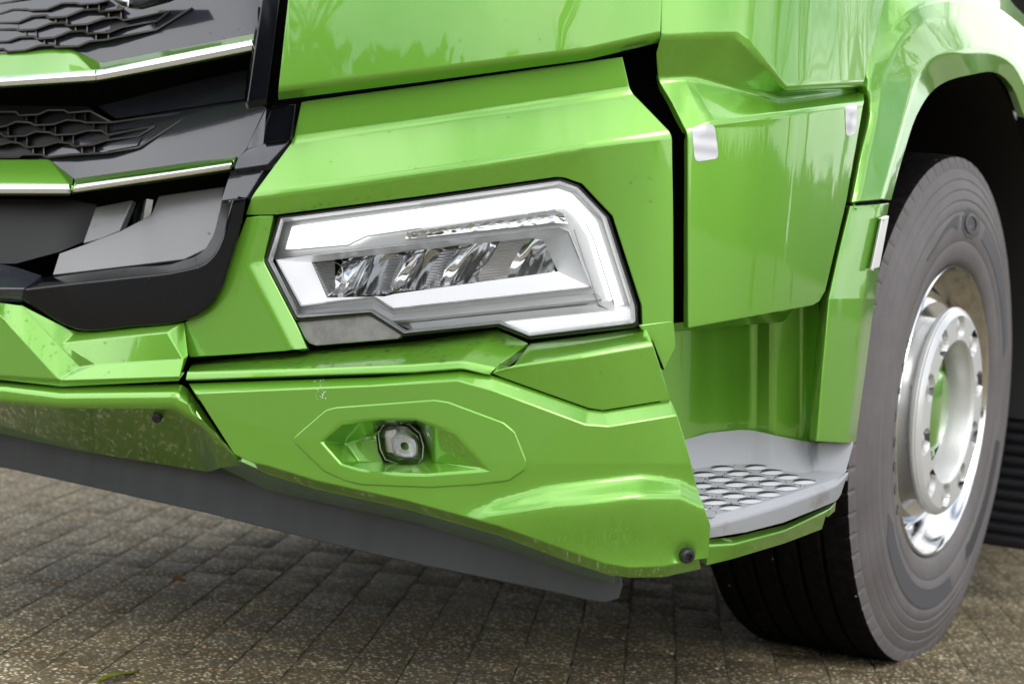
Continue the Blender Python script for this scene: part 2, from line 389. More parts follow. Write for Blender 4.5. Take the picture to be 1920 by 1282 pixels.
JOINT = mat('joint_sand', (.030, .027, .020), .95); add_noise(JOINT, (.028, .028, .012), (.20, .175, .115), 9, coord='Object')
ANG = math.radians(115.7); du = Vector((math.cos(ANG), math.sin(ANG), 0)); dv = Vector((math.sin(ANG), -math.cos(ANG), 0))
PWID, PLEN = .0985, .2
me = bpy.data.meshes.new('ground'); me.from_pydata([(-60, -60, -.007), (60, -60, -.007), (60, 60, -.007), (-60, 60, -.007)], [], [(0, 1, 2, 3)])
ground = link('ground', me, None)
def far_mat():
    m = mat('far_paving', (.11, .10, .08), .8); n, l, b = nodes(m)
    t = n.new('ShaderNodeTexCoord'); mpn = n.new('ShaderNodeMapping'); mpn.inputs['Rotation'].default_value = (0, 0, -ANG)
    br = n.new('ShaderNodeTexBrick'); br.inputs['Scale'].default_value = 1; br.inputs['Brick Width'].default_value = .2; br.inputs['Row Height'].default_value = PWID
    br.inputs['Mortar Size'].default_value = .004; br.inputs['Color1'].default_value = (.17, .15, .115, 1); br.inputs['Color2'].default_value = (.22, .195, .15, 1); br.inputs['Mortar'].default_value = (.025, .024, .018, 1)
    l(t.outputs['Object'], mpn.inputs['Vector']); l(mpn.outputs['Vector'], br.inputs['Vector']); l(br.outputs['Color'], b.inputs['Base Color'])
    return m
ground.data.materials.append(far_mat()); tag(ground, kind='structure')
bed = bpy.data.meshes.new('joint_sand'); bed.from_pydata([(-5, -4, -.0017), (5, -4, -.0017), (5, 6, -.0017), (-5, 6, -.0017)], [], [(0, 1, 2, 3)])
pav = link('pavement', bed, JOINT); tag(pav, kind='structure')
variants = []
for k in range(6):
    bm = bmesh.new(); boxmesh(bm, (0, 0, -.02), (PLEN-.0032, PWID-.0030, .04))
    bmesh.ops.delete(bm, geom=[f for f in bm.faces if f.normal.z < -.5 or f.calc_center_median().z < -.035], context='FACES')
    te = [e for e in bm.edges if all(v.co.z > -.001 for v in e.verts)]
    bmesh.ops.bevel(bm, geom=te, offset=.0025, segments=2, profile=.5, affect='EDGES')
    for v in bm.verts: v.co += Vector((random.uniform(-1, 1)*.0016, random.uniform(-1, 1)*.0016, random.uniform(-1, 1)*.0004))
    me = bpy.data.meshes.new('paver'); bm.to_mesh(me); bm.free(); me.materials.append(PAVER)
    for p in me.polygons: p.use_smooth = True
    me.set_sharp_from_angle(angle=math.radians(50))
    variants.append(me)
cand = []
for i in range(-40, 41):
    for j in range(-80, 81):
        c = du*((i+.5*(j % 2))*PLEN+.03)+dv*(j*PWID-.045)
        if not (-4.9 < c.x < 4.9 and -3.9 < c.y < 5.9): continue
        v = np.array(c)-CAM; zz = v@AX[2] if abs(v@AX[2]) > .05 else .05; px = 960+FPX*(v@AX[0])/zz; py = 641-FPX*(v@AX[1])/zz
        cand.append((0 if (zz > .2 and -130 < px < 2050 and 850 < py < 1400) else 1, zz, c))
cand.sort(key=lambda t: t[:2])
rest = bmesh.new()
for k, (far, zz, c) in enumerate(cand):
    h = random.uniform(-.0006, .0006)
    if k < 298 and not far:
        o = bpy.data.objects.new('paver', random.choice(variants)); C.objects.link(o); o.parent = pav
        o.location = (c.x, c.y, h); o.rotation_euler = (random.gauss(0, .0022), random.gauss(0, .0022), ANG+random.gauss(0, .008)+random.choice((0, math.pi)))
    else:
        boxmesh(rest, (c.x, c.y, -.02+h), (PLEN-.006, PWID-.006, .04), Matrix.Rotation(ANG, 3, 'Z'))
rp_ = finish(rest, 'far_pavers', PAVER, pav, 40, False); tag(rp_, kind='stuff')

# ------------------------------------------------------------------ the truck
truck = empty('truck', (0, 0, 0))
tag(truck, 'bright green truck with lit white headlight, black grille and silver wheel', 'truck')

# inner structure (dark) that closes the gaps
rows('inner_body', [[(-420, -500, -.16), (300, -500, -.16), (700, -500, -.12), (1175, -500, -.10), (1300, -500, -.08), (1500, -500, -.06), (1700, -500, -.06)],
                    [(-420, 640, -.16), (300, 640, -.16), (700, 640, -.12), (1175, 620, -.10), (1300, 602, -.10), (1360, 600, -.12), (1380, 600, -.12)]], DEEP, truck, bev=0, cut=60, hem=0)
box('rear_body', (0, 4.6, 1.7), (2.36, 4.6, 2.4), DEEP, truck)
box('engine_light_block', (0, 1.9, 1.2), (1.5, 3.0, 1.9), DEEP, truck)  # plain black box added inside the truck to stop light leaking through
box('chassis_light_block', (0, 2.2, .62), (1.0, 3.6, .3), DEEP, truck)  # another added black box, keeps light from passing under the cab
# cab above the picture, so that the light is blocked as by the real cab
rows('cab_upper', [[(-260, -2600, -.03), (300, -2600, -.02), (700, -2600, -.02), (1100, -2600, -.02), (1300, -2600, -.02), (1500, -2600, -.02), (1900, -2600, -.02)],
                   [(-260, -470, -.03), (300, -470, -.02), (700, -470, -.02), (1100, -470, -.02), (1300, -470, -.02), (1500, -470, -.02), (1800, -470, -.02)]], PAINT, truck, bev=0, cut=50, hem=.02)
box('cab_core', (0, 1.75, 2.3), (2.36, 2.9, 1.9), DEEP, truck)

# upper front panel
front_panel = rows('front_panel', [[(556, -460, .02), (800, -460, .02), (1040, -460, .02), (1239, -460, .02)], [(541, 0, .032), (770, 0, .032), (1010, 0, .032), (1239, 0, .03)],
    [(523, 168, .034), (800, 134, .034), (1100, 96, .034), (1236, 66, .032)], [(523, 187, .018), (800, 152, .018), (1100, 112, .018), (1236, 80, .016)]],
    PAINT, truck, bev=8, cut=16, minang=6, lip=.002)
# corner panel round the headlight
V = dict(a0=(566, 193, 0), a1=(800, 161, 0), a2=(1166, 109, 0), b0=(551, 263, -.002), b1=(800, 229, -.002), b2=(1180, 171, -.002),
         c0=(474, 367, .040), c1=(640, 345, .041), c2=(886, 309, .042), c3=(1100, 275, .042), c4=(1258, 251, .040),
         d0=(462, 402, .034), d1=(519, 401, .032), d2=(790, 366, .032), d3=(1052, 329, .032), d4=(1092, 343, .032), d5=(1150, 404, .032), d6=(1205, 573, .032), d7=(1206, 612, .031),
         e=(1261, 430, .036), f=(1262, 600, .032))
corner = panel('headlight_panel', V, ['a0 a1 a2 b2 b1 b0', 'b0 b1 b2 c4 c3 c2 c1 c0', 'c0 c1 d1 d0', 'c1 c2 d2 d1', 'c2 c3 d3 d2', 'c3 c4 e d5 d4 d3', 'e f d7 d6 d5'],
               PAINT, truck, bev=10, seg=5, cut=14, minang=5)
# panel between grille and headlight
V = dict(a=(463, 409, .034), b=(482, 407, .034), c=(511, 406, .029), d=(492, 489, .028), e=(553, 606, .027), f=(574, 652, .028), f2=(547, 655, .035),
         g=(357, 668, .034), h=(327, 616, .034), i=(352, 602, .034), j=(378, 586, .034), k=(405, 556, .034), l=(430, 492, .034), m=(463, 494, .035))
side_fill = panel('headlight_side_panel', V, ['b c d m', 'm d e f f2', 'a b m l', 'l m f2 k', 'k f2 g h i j'], PAINT, truck, bev=8, seg=5, cut=14)
# ledge on top of the bumper, under the headlight
bumper = empty('bumper', (0, 0, 0), truck)
bumper_top = rows('bumper_top', [[(362, 680, .0), (470, 668, -.005), (578, 658, -.01), (775, 640, -.01), (928, 617, -.01), (988, 643, .01)],
    [(352, 697, .078), (470, 694, .078), (578, 691, .078), (775, 684, .078), (866, 678, .078), (925, 690, .076)],
    [(349, 711, .080), (470, 706, .080), (578, 702, .080), (775, 696, .080), (866, 689, .080), (917, 701, .078)]], PAINT, bumper, bev=6, cut=14)
# raised corner piece beside it
V = dict(a=(994, 644, .004), b=(1100, 630, .0), c=(1196, 616, .0), d=(1210, 618, .03), e=(1221, 641, .080), f=(1090, 664, .086), g=(962, 688, .086), h=(925, 700, .078),
         i=(1104, 763, .074), j=(1131, 767, .074), k=(1255, 747, .072))
bumper_upper = panel('bumper_upper_corner', V, ['a b c d e f g', 'g f e k j i h'], PAINT, bumper, bev=10, seg=5, cut=14)
sheet('corner_filler', [(1200, 611, .032), (1262, 603, .032), (1266, 650, .031), (1246, 692, .030), (1226, 640, .031)], PAINT, truck, cut=14)
# main bumper corner with the fog lamp opening
H = [(546, 824), (609, 770), (627, 765), (815, 751), (841, 755), (946, 794), (966, 811), (988, 866), (984, 880), (955, 899), (894, 907), (806, 912), (675, 907), (644, 899), (605, 881)]
V = dict(g0=(355, 719, .070), g1=(700, 707, .070), g2=(864, 695, .070), g3=(930, 706, .072), g4=(1104, 768, .070), g5=(1133, 771, .070), g6=(1257, 751, .068),
         s0=(368, 737, .090), s1=(700, 723, .090), s2=(858, 713, .090), s3=(922, 731, .090), s4=(1098, 796, .090), s5=(1142, 799, .090), s6=(1268, 778, .090),
         l1=(440, 850, .09), l2=(478, 868, .09), c0=(503, 873, .09), c1=(590, 900, .09), c2=(762, 938, .09), c3=(937, 986, .09), c4=(1069, 1033, .09), c5=(1134, 1056, .09),
         c6=(1180, 1064, .09), c7=(1244, 1062, .09), c8=(1308, 1047, .09),
         k0=(484, 879, .074), b0=(506, 888, .068), b1=(590, 914, .066), b2=(762, 952, .064), b3=(937, 1002, .066), b4=(1069, 1052, .068), b5=(1134, 1075, .068), b6=(1178, 1082, .068), b7=(1244, 1081, .068), b8=(1313, 1066, .068),
         R1=(1290, 850, .09), R2=(1303, 905, .09), R3=(1331, 985, .09), R4=(1327, 1045, .09),
         u0=(905, 955, .090))
for i, p in enumerate(H): V[f'h{i}'] = (p[0], p[1], .09)
hs = lambda a, b: [f'h{i}' for i in range(a, b)]
F = [f'g{i} g{i+1} s{i+1} s{i}' for i in range(6)]
F += [['s0', 's1', 's2', 's3', 's4', 's5', 's6', 'R1', 'R2', 'R3', 'R4', 'c8', 'c7', 'c6', 'c5', 'c4', 'u0', 'h9']+hs(0, 9)[::-1]+['l1'],
      ['l1', 'h0']+hs(9, 15)[::-1]+['u0', 'c4', 'c3', 'c2', 'c1', 'c0', 'l2'],
      'l2 c0 b0 k0']+[f'c{i} c{i+1} b{i+1} b{i}' for i in range(8)]
def sstep(t): t = max(0, min(1, t)); return t*t*(3-2*t)
def dimple(x, y):
    r = math.hypot(x-1284, y-1038); d = -.012*math.exp(-(r/17)**2)
    if y > 800 and x > 860:
        X_ = (860, 930, 1025, 1110, 1200, 1275, 1340)
        yc = np.interp(x, X_, (962, 936, 910, 900, 890, 902, 935)); hh = np.interp(x, X_, (26, 32, 42, 44, 42, 30, 26)); A = np.interp(x, X_, (0, .009, .018, .023, .026, .018, .014))
        t = (y-yc)/hh
        d += -.0035*A/.02*sstep((y-yc+60)/60)*(1-sstep(t))+A*sstep(t)-A*.75*sstep((y-yc-hh)/max(40, 1060-yc-hh))
    return d
bumper_corner = panel('bumper_corner', V, F, PAINT, bumper, bev=12, seg=6, cut=15, minang=3, warp=dimple, xs=list(range(1246, 1326, 5)), ys=list(range(866, 1076, 6)))
# curled-under lower edge
rows('bumper_underside', [[(452, 866, .05), (506, 890, .055), (590, 916, .055), (762, 954, .055), (937, 1004, .058), (1069, 1054, .06), (1150, 1080, .06)],
                          [(405, 872, -.10), (500, 918, -.10), (587, 938, -.10), (762, 976, -.10), (937, 1026, -.10), (1069, 1072, -.09), (1150, 1096, -.06)]], PAINT, bumper, bev=0, cut=20, hem=.01)
# fog lamp bezel with its pocket
ins = lambda p, s=.985: (765+(p[0]-765)*s, 832+(p[1]-832)*s)
V = {f'h{i}': (*ins(p), .0925) for i, p in enumerate(H)}
V.update(p0=(604, 828, .0925), p1=(640, 791, .0925), t1=(714, 787, .0925), t2=(778, 787, .0925), d0=(856, 810, .0925), d1=(913, 880, .0925), p6=(798, 889, .0925), p7=(698, 889, .0925), p8=(640, 868, .0925),
         j0=(645, 829, .040), j1=(704, 820, .040), j2=(713, 802, .034), j3=(782, 797, .030), k4=(806, 858, .034), b2=(716, 866, .034), b1=(673, 868, .045), p5=(816, 865, .055))
F = [hs(0, 8)+['d1', 'd0', 't2', 't1', 'p1', 'p0'], ['h0', 'p0', 'p8', 'p7', 'p6', 'd1']+hs(7, 15),
     'p0 p1 t1 j2 j1 j0', 't1 t2 j3 j2', 't2 d0 d1 p5 k4 j3', 'j0 j1 j2 j3 k4 b2 b1', 'p0 j0 b1 p8', 'p8 b1 b2 k4 p5 p6 p7', 'p5 d1 p6']
panel('fog_lamp_bezel', V, F, PAINT, bumper, bev=5, seg=5, cut=14, minang=5, lip=.0026)
# centre bumper
V = dict(a0=(-420, 588, .085), a1=(0, 590, .085), a2=(110, 711, .085), a3=(0, 703, .085), a4=(-420, 700, .085),
         b0=(-420, 566, .06), b1=(0, 568, .058), b2=(41, 574, .056), b3=(128, 618, .040), b4=(146, 622, .034),
         c2=(150, 688, .060), d0=(120, 643, .058),
         p1=(313, 623, .064), p2=(344, 674, .068), p3=(178, 684, .068),
         t1=(344, 604, .038), t2=(352, 668, .05), e1=(336, 706, .085), e0=(117, 713, .085), f1=(334, 713, .08), f0=(116, 719, .08), f3=(0, 711, .08), f4=(-420, 708, .08))
F = ['a0 a1 a2 a3 a4', 'b0 b1 a1 a0', 'b1 b2 c2 a2 a1', 'b2 b3 b4 d0 p3 c2', 'b4 t1 p1 d0', 'd0 p1 p2 p3', 'p3 p2 e1 e0', 'c2 p3 e0 a2', 'p1 t1 t2 p2', 't2 e1 p2', 'a2 e0 f0', 'e0 e1 f1 f0', 'a4 a3 f3 f4', 'a3 a2 f0 f3']
centre_top = panel('bumper_centre_top', V, F, PAINT, bumper, bev=4, cut=16, minang=5)
V = dict(a0=(-420, 712, .066), a1=(0, 714, .066), a2=(114, 724, .066), a3=(338, 720, .066), a4=(352, 728, .05),
         s0=(-420, 722, .088), s1=(0, 726, .088), s2=(114, 741, .088), s3=(330, 739, .088), s4=(356, 752, .07),
         m0=(-420, 748, .086), m1=(0, 753, .086), m2=(114, 763, .086), m3=(322, 763, .086), m4=(372, 792, .06),
         u0=(-420, 800, -.10), u1=(0, 812, -.10), u2=(150, 845, -.10), u3=(390, 884, -.10), u4=(412, 876, -.02), g1=(436, 852, .045), g2=(452, 872, .02))
F = ['a0 a1 s1 s0', 'a1 a2 s2 s1', 'a2 a3 s3 s2', 'a3 a4 s4 s3', 's0 s1 m1 m0', 's1 s2 m2 m1', 's2 s3 m3 m2', 's3 s4 m4 m3', 'm0 m1 u1 u0', 'm1 m2 u2 u1', 'm2 m3 u3 u2', 'm3 m4 u4 u3', 's4 a4 g1 m4', 'm4 g1 g2 u4']
centre_low = panel('bumper_centre_lower', V, F, PAINT, bumper, bev=9, seg=5, cut=16, minang=5)
# lower skirt
sk = offat(0, 872, 'y', .16)
V = dict(a0=(-420, 690, -.16), a1=(385, 860, -.16), a2=(800, 950, -.15), a3=(1161, 1076, -.09), b0=(-420, 781, -.16), b1=(0, 872, -.16), b2=(380, 957, -.16), b3=(700, 1036, -.15), b4=(1050, 1109, -.11), b5=(1100, 1121, -.10), b6=(1135, 1126, -.094), b7=(1158, 1119, -.09), b8=(1164, 1097, -.09))
panel('lower_skirt', V, ['a0 a1 a2 a3 b8 b7 b6 b5 b4 b3 b2 b1 b0'], SKIRT, bumper, bev=0, cut=18, hem=.012, lip=.003)
# screw and the small plug
def cyl_at(name, p, nrm, r, h, m, parent, seg=24, recess=True):
    bm = bmesh.new(); q = nrm.to_track_quat('Z', 'Y').to_matrix()
    prof = [(r, -h), (r, h*.55), (r*.93, h*.8), (r*.8, h*.95), (r*.5, h), (r*.44, h*.5), (0.001, h*.45)] if recess else [(r, -h), (r, h*.7), (r*.85, h), (0.001, h)]
    rr = []
    for i in range(seg):
        t = 2*math.pi*i/seg; row = []
        for k, (a, z) in enumerate(prof):
            if recess and k in (4, 5): a *= 1+.22*math.cos(6*t)
            row.append(bm.verts.new(q @ Vector((a*math.cos(t), a*math.sin(t), z))+p))
        rr.append(row)
    for i in range(seg):
        for k in range(len(prof)-1): bm.faces.new((rr[i][k], rr[(i+1) % seg][k], rr[(i+1) % seg][k+1], rr[i][k+1]))
    bmesh.ops.recalc_face_normals(bm, faces=bm.faces[:])
    return finish(bm, name, m, parent, 35, False)
h = cast(caster(bumper_corner), 1284, 1038)
SCREW = mat('black_zinc_screw', (.045, .045, .05), .42, .5)
cyl_at('screw', h[0]+h[1]*.004, h[1], .0115, .010, SCREW, bumper)
h = cast(caster(centre_low), 297, 777)
cyl_at('plug', h[0]+h[1]*.004, Vector((.35, -.8, -.45)).normalized(), .008, .008, MATBLK, bumper, recess=False)

# fog lamp
fog = empty('fog_lamp', (0, 0, 0), truck)
FO = [(708, 812), (716, 798), (742, 790), (768, 795), (788, 812), (795, 836), (793, 860), (782, 872), (752, 872), (722, 862), (712, 842)]
fin = lambda s, dx=0, dy=0: [(752+dx+(a-752)*s, 832+dy+(b-832)*s) for a, b in FO]
rows('fog_lamp_housing', [[(*p, .034) for p in fin(.99, -5, 5)+fin(.99, -5, 5)[:1]], [(*p, .048) for p in fin(.97, -4, 4)+fin(.97, -4, 4)[:1]], [(*p, .042) for p in fin(.97, -1, 1)+fin(.97, -1, 1)[:1]], [(*p, .036) for p in fin(.95)+fin(.95)[:1]]], SEAL, fog, bev=0, cut=500, hem=0)
BOWLM = mat('fog_bowl_silver', (.80, .81, .82), .2, .35)
bar('fog_lamp_rim', [(*p, .052) for p in fin(.97)], 2.6, .012, HOUS, fog, closed=True)
sheet('fog_lamp_bowl', [(*p, .038) for p in fin(.97)], BOWLM, fog, cut=12, cuty=12, hem=0, warp=lambda x, y: -.016*math.exp(-((x-758)**2+(y-838)**2)/900)+.0016*math.sin(x*.7)*math.sin(y*.55))
rows('fog_lamp_reflector', [[(*p, .043) for p in [(x+6, y+4) for x, y in fin(.62)+fin(.62)[:1]]], [(*p, .051) for p in [(x+6, y+4) for x, y in fin(.52)+fin(.52)[:1]]], [(*p, .040) for p in [(x+7, y+4) for x, y in fin(.42)+fin(.42)[:1]]], [(*p, .046) for p in [(x+7, y+4) for x, y in fin(.18)+fin(.18)[:1]]]], BOWLM, fog, bev=1.5, cut=500, hem=0)
sheet('fog_lamp_mirror', [(722, 808, .044), (740, 806, .046), (738, 848, .046), (724, 846, .044)], WHITEREF, fog, cut=100, hem=.004)
rows('fog_lamp_lens', [[(*p, .040) for p in fin(1.0)+fin(1.0)[:1]], [(*p, .060) for p in fin(.95)+fin(.95)[:1]], [(*p, .068) for p in fin(.72, 2, 0)+fin(.72, 2, 0)[:1]], [(*p, .070) for p in fin(.02, 2, 0)+fin(.02, 2, 0)[:1]]], GLASS, fog, bev=0, cut=500, hem=0)

# ------------------------------------------------------------------ headlight
hl = empty('headlight', (0, 0, 0), truck)
OUT = [(494, 489), (521, 404), (790, 369), (1050, 332), (1088, 346), (1144, 405), (1198, 574), (1199, 609), (1192, 614), (992, 637), (932, 613), (772, 630), (755, 632), (692, 592), (560, 604), (553, 602)]
INN = [(507, 489), (529, 413), (790, 379), (1048, 343), (1080, 354), (1133, 409), (1186, 575), (1187, 600), (1183, 603), (993, 627), (937, 604), (775, 620), (760, 622), (697, 582), (563, 592), (559, 590)]
def ringrows(name, loops, m, parent, **k):
    n = len(loops[0]); V = {}; F = []
    for i, l in enumerate(loops):
        for j, p in enumerate(l): V[f'{i}_{j}'] = p
    for i in range(len(loops)-1):
        for j in range(n): F.append([f'{i}_{j}', f'{i}_{(j+1)%n}', f'{i+1}_{(j+1)%n}', f'{i+1}_{j}'])
    return panel(name, V, F, m, parent, **k)
z = lambda L, o: [(a, b, o) for a, b in L]
mid = lambda A, B, t: [(a[0]+(b[0]-a[0])*t, a[1]+(b[1]-a[1])*t) for a, b in zip(A, B)]
ringrows('headlight_seal', [z(OUT, .012), z(mid(OUT, INN, .18), .027), z(mid(OUT, INN, .38), .030), z(mid(OUT, INN, .55), .022)], SEAL, hl, bev=2, cut=40, hem=0)
ringrows('lens_rim', [z(mid(OUT, INN, .53), .022), z(mid(OUT, INN, .75), .030), z(INN, .026), z(mid(OUT, INN, 1.35), .014)], HOUS, hl, bev=1.5, cut=40, hem=0)
# lit L-shaped daytime running strip
led = panel('led_strip', dict(a=(548, 426, .004), b=(790, 393, .004), c=(1046, 356, .004), d=(1070, 365, .004), e=(1117, 415, .004), f=(1168, 570, .004), g=(1146, 574, .004), h=(1106, 440, .008),
      i=(1084, 408, .006), j=(1058, 388, .004), k=(1040, 388, .004), l=(800, 421, .004), m=(690, 437, .004), n=(655, 455, .004), o=(536, 466, .002)),
      ['a b c k l m n o', 'c d e i j k', 'e f g h i'], LED, hl, bev=2, cut=30, hem=.01)
# pale strip with clear ribs under the lit band
rows('light_guide', [[(760, 436, -.002), (800, 430, -.002), (1040, 393, -.002), (1056, 400, -.002)], [(760, 442, -.008), (800, 437, -.008), (1040, 406, -.010), (1060, 412, -.010)], [(760, 448, -.004), (800, 444, -.004), (1040, 418, -.004), (1066, 420, -.004)]], CHROME, hl, bev=1, cut=9, cuty=6, hem=0, warp=lambda x, y: .0015*math.sin(x*.35)*math.sin(y))
# inner bezel: four sloping faces round the reflectors
BO = [(514, 486), (1048, 424), (1068, 432), (1113, 540), (736, 583), (700, 560), (562, 577)]
BI = [(584, 492), (990, 446), (1018, 450), (1046, 509), (740, 551), (720, 556), (613, 558)]
BM = [(520, 488), (1046, 429), (1064, 436), (1105, 537), (738, 577), (702, 555), (566, 571)]
ringrows('inner_bezel_edge', [z(BO, -.008), z(mid(BO, BM, .45), .006), z(BM, -.004)], HOUS, hl, bev=1, cut=40, hem=0)
V = {}
for i, (a, b) in enumerate(zip(BM, BI)):
    V[f'o{i}'] = (*a, -.004); V[f'n{i}'] = (*b, -.055)
panel('inner_bezel', V, ['o0 o1 n1 n0', 'o1 o2 n2 n1'], HOUS, hl, bev=2, cut=30, hem=0, sharp=20)
panel('inner_bezel_side', V, ['o2 o3 n3 n2'], HOUS, hl, bev=0, cut=30, hem=0)
panel('reflector_shelf', V, ['o3 o4 n4 n3', 'o4 o5 n5 n4', 'o5 o6 n6 n5'], GLOWREF, hl, bev=0, cut=30, hem=0)  # reflector faces; their brightness is emission put into the material
panel('reflector_wing', V, ['o6 o0 n0 n6'], GLOWREF, hl, bev=0, cut=30, hem=0)
# reflector bowls: ribbed, curved chrome surfaces leaning to the right
DARKCH = mat('smoked_chrome', (.60, .60, .61), .16, .8)
REFLM = mat('lamp_reflector', (.86, .87, .88), .09, .8)
def bowl(x0, x1, lean, ph, m, name):
    """a concave reflector between two curved rims across the opening"""
    bm = bmesh.new(); nx, ny = 26, 22; P_ = []
    for j in range(ny+1):
        v = j/ny
        for i in range(nx+1):
            u = i/nx
            sx = lean*(1-v)**1.6
            x = x0+(x1-x0)*u+sx; tx = min(max((x-584)/440, 0), 1)
            yt = 488-46*tx; yb = 566-50*tx; y = yt+(yb-yt)*v
            dep = -.098+.030*abs(u-.45)**1.5*2.2+.012*(2*v-1)**2
            dep += .0006*math.sin(u*26+ph+v*4)*(.2+v)+.0002*math.sin(u*60+ph*3)*math.sin(v*7+ph)
            P_.append((x, y, dep))
    vs = [bm.verts.new(p) for p in surf(P_)]
    for j in range(ny):
        for i in range(nx): bm.faces.new([vs[j*(nx+1)+i], vs[j*(nx+1)+i+1], vs[(j+1)*(nx+1)+i+1], vs[(j+1)*(nx+1)+i]])
    bmesh.ops.recalc_face_normals(bm, faces=bm.faces[:])
    return finish(bm, name, m, hl, 60, False)
def collar(x0, x1, lean, name):
    """grey ribbed band between two bowls"""
    bm = bmesh.new(); nx, ny = 4, 60; P_ = []
    for j in range(ny+1):
        v = j/ny
        for i in range(nx+1):
            u = i/nx; x = x0+(x1-x0)*u+lean*(1-v)**1.6; tx = min(max((x-584)/440, 0), 1)
            y = 486-46*tx+(568-50*tx-486+46*tx)*v
            P_.append((x, y, -.062-.016*u+(.0022 if (j//2) % 2 else 0)))
    vs = [bm.verts.new(p) for p in surf(P_)]
    for j in range(ny):
        for i in range(nx): bm.faces.new([vs[j*(nx+1)+i], vs[j*(nx+1)+i+1], vs[(j+1)*(nx+1)+i+1], vs[(j+1)*(nx+1)+i]])
    bmesh.ops.recalc_face_normals(bm, faces=bm.faces[:])
    return finish(bm, name, DARKCH, hl, 25, False)
for x0, x1, lean, ph in ((618, 712, 30, .3), (716, 806, 34, 1.7), (806, 902, 40, 3.1), (925, 1040, 24, 4.4)): bowl(x0, x1, lean, ph, REFLM, 'reflector')
for x0, x1, lean in ((578, 628, 0), (706, 730, 36), (796, 824, 42), (896, 950, 44)): collar(x0, x1, lean, 'reflector_collar')
for pts in (((636, 560), (672, 540), (694, 510), (702, 478)), ((724, 552), (764, 530), (790, 494), (798, 464)), ((810, 552), (866, 524), (912, 492), (938, 450)), ((608, 560), (640, 530), (640, 500), (622, 488))):
    q = catmull(np.array([(a, b, -.058) for a, b in pts], float), 6); bar('reflector_rim', q, 3.0, .03, CHROME, hl)
for c in ((666, 484), (772, 472), (858, 462)):
    cpts = [(c[0]+26*math.cos(t), c[1]+5*math.sin(t)-5*math.cos(t)*.6, -.056) for t in np.linspace(0, 2*math.pi, 15)[:-1]]
    bar('reflector_cap', cpts, 3, .02, CHROME, hl, closed=True)
sheet('headlight_housing', [(509, 489, -.012), (531, 415, -.012), (790, 381, -.012), (1048, 345, -.012), (1079, 356, -.012), (1132, 410, -.012), (1184, 575, -.012), (1185, 599, -.012), (993, 626, -.012), (937, 603, -.012),
    (775, 619, -.012), (760, 621, -.012), (698, 581, -.012), (565, 591, -.012), (561, 588, -.012), (514, 486.5, -.012), (562, 577, -.012), (700, 560, -.012), (736, 583, -.012), (1113, 540, -.012), (1068, 432, -.012), (1048, 424, -.012), (514, 485.5, -.012)], HOUS, hl, cut=20, hem=0)
# lower trim bars and the indicator strip
rows('lower_trim', [[(564, 582, .002), (700, 568, .002), (738, 590, .002), (1120, 549, .002)], [(564, 590, .008), (696, 577, .008), (734, 600, .008), (1126, 559, .008)]], HOUS, hl, bev=1, cut=30, hem=.006)
rows('indicator_strip', [[(778, 598, .0), (1100, 562, .0)], [(784, 606, -.006), (1102, 572, -.006)], [(786, 610, -.002), (1103, 577, -.002)]], WHITEREF, hl, bev=1, cut=30, hem=.004)
rows('lower_trim', [[(768, 606, .004), (1110, 572, .004), (1150, 562, .004)], [(776, 618, .010), (935, 602, .010), (1152, 580, .010)]], HOUS, hl, bev=1, cut=30, hem=.006)
panel('lower_reflector', dict(a=(944, 604, .010), b=(1180, 579, .010), c=(1183, 600, .004), d=(994, 625, .004)), ['a b c d'], GLOWREF, hl, bev=0, cut=30, hem=.004)  # also a reflector, given the same added glow
bar('lens_line', [(1076, 430, .010), (1122, 570, .010), (1146, 584, .010), (1180, 577, .010)], 2.2, .004, BRUSH, hl)
bar('lens_line', [(790, 387, .010), (1042, 351, .010), (1072, 361, .010), (1124, 412, .010)], 1.6, .003, BRUSH, hl)
bar('lens_line', [(1098, 418, .009), (1112, 446, .009), (1152, 572, .009)], 1.8, .003, BRUSH, hl)
bar('lens_line', [(524, 471, .012), (652, 460, .010), (688, 443, .008), (790, 428, .008)], 2.4, .006, BRUSH, hl)
sheet('headlight_lens', z(mid(OUT, INN, .75), .029), GLASS, hl, cut=18, hem=0, warp=lambda x, y: .004*max(0, 1-((x-860)/400)**2))
sheet('headlight_trim_plate', [(558, 605, .020), (690, 592, .020), (750, 629, .020), (745, 633, .020), (592, 646, .020), (580, 642, .020), (573, 634, .020)], BRUSH, hl, cut=18)
sheet('headlight_gap', [(553, 600, -.005), (700, 588, -.005), (790, 626, -.005), (940, 610, -.005), (1000, 645, -.02), (580, 668, -.03)], DEEP, hl, cut=18, hem=0)

# ------------------------------------------------------------------ door, wheel arch and step
V = dict(a=(1243, -460, .0), a1=(1242, 0, .026), b=(1241, 72, .028), c=(1380, 66, .028), c2=(1398, 78, .028), d=(1471, 170, .026), e=(1617, 162, .026), f=(1657, 4, .026), f1=(1690, -120, .024), f2=(1760, -460, .0),
         g=(1232, 101, .014), h=(1236, 150, -.004), i=(1290, 147, -.004), j=(1463, 179, -.004), k=(1618, 168, -.002), l=(1262, 192, .018), m=(1291, 251, .046), n=(1332, 233, .050), o=(1619, 192, .048),
         p=(1292, 613, .040), q=(1524, 571, .042), q2=(1537, 563, .042), r=(1547, 545, .042), s=(1586, 380, .044), t=(1602, 290, .046))
door = panel('door', V, ['a a1 b c c2 d e f f1 f2', 'b c i h g', 'c c2 d j i', 'd e k j', 'h i n m l', 'i j k o n', 'm n o t s r q2 q p'], PAINT, truck, bev=9, seg=5, cut=12, cuty=30, minang=5, hem=.014)
decal('reflector_sticker', door, [(1297, 240), (1339, 233), (1347, 297), (1303, 304)], .0010, STICK, door)
decal('reflector_sticker', door, [(1584, 199), (1607, 195), (1604, 251), (1586, 256)], .0010, STICK, door)
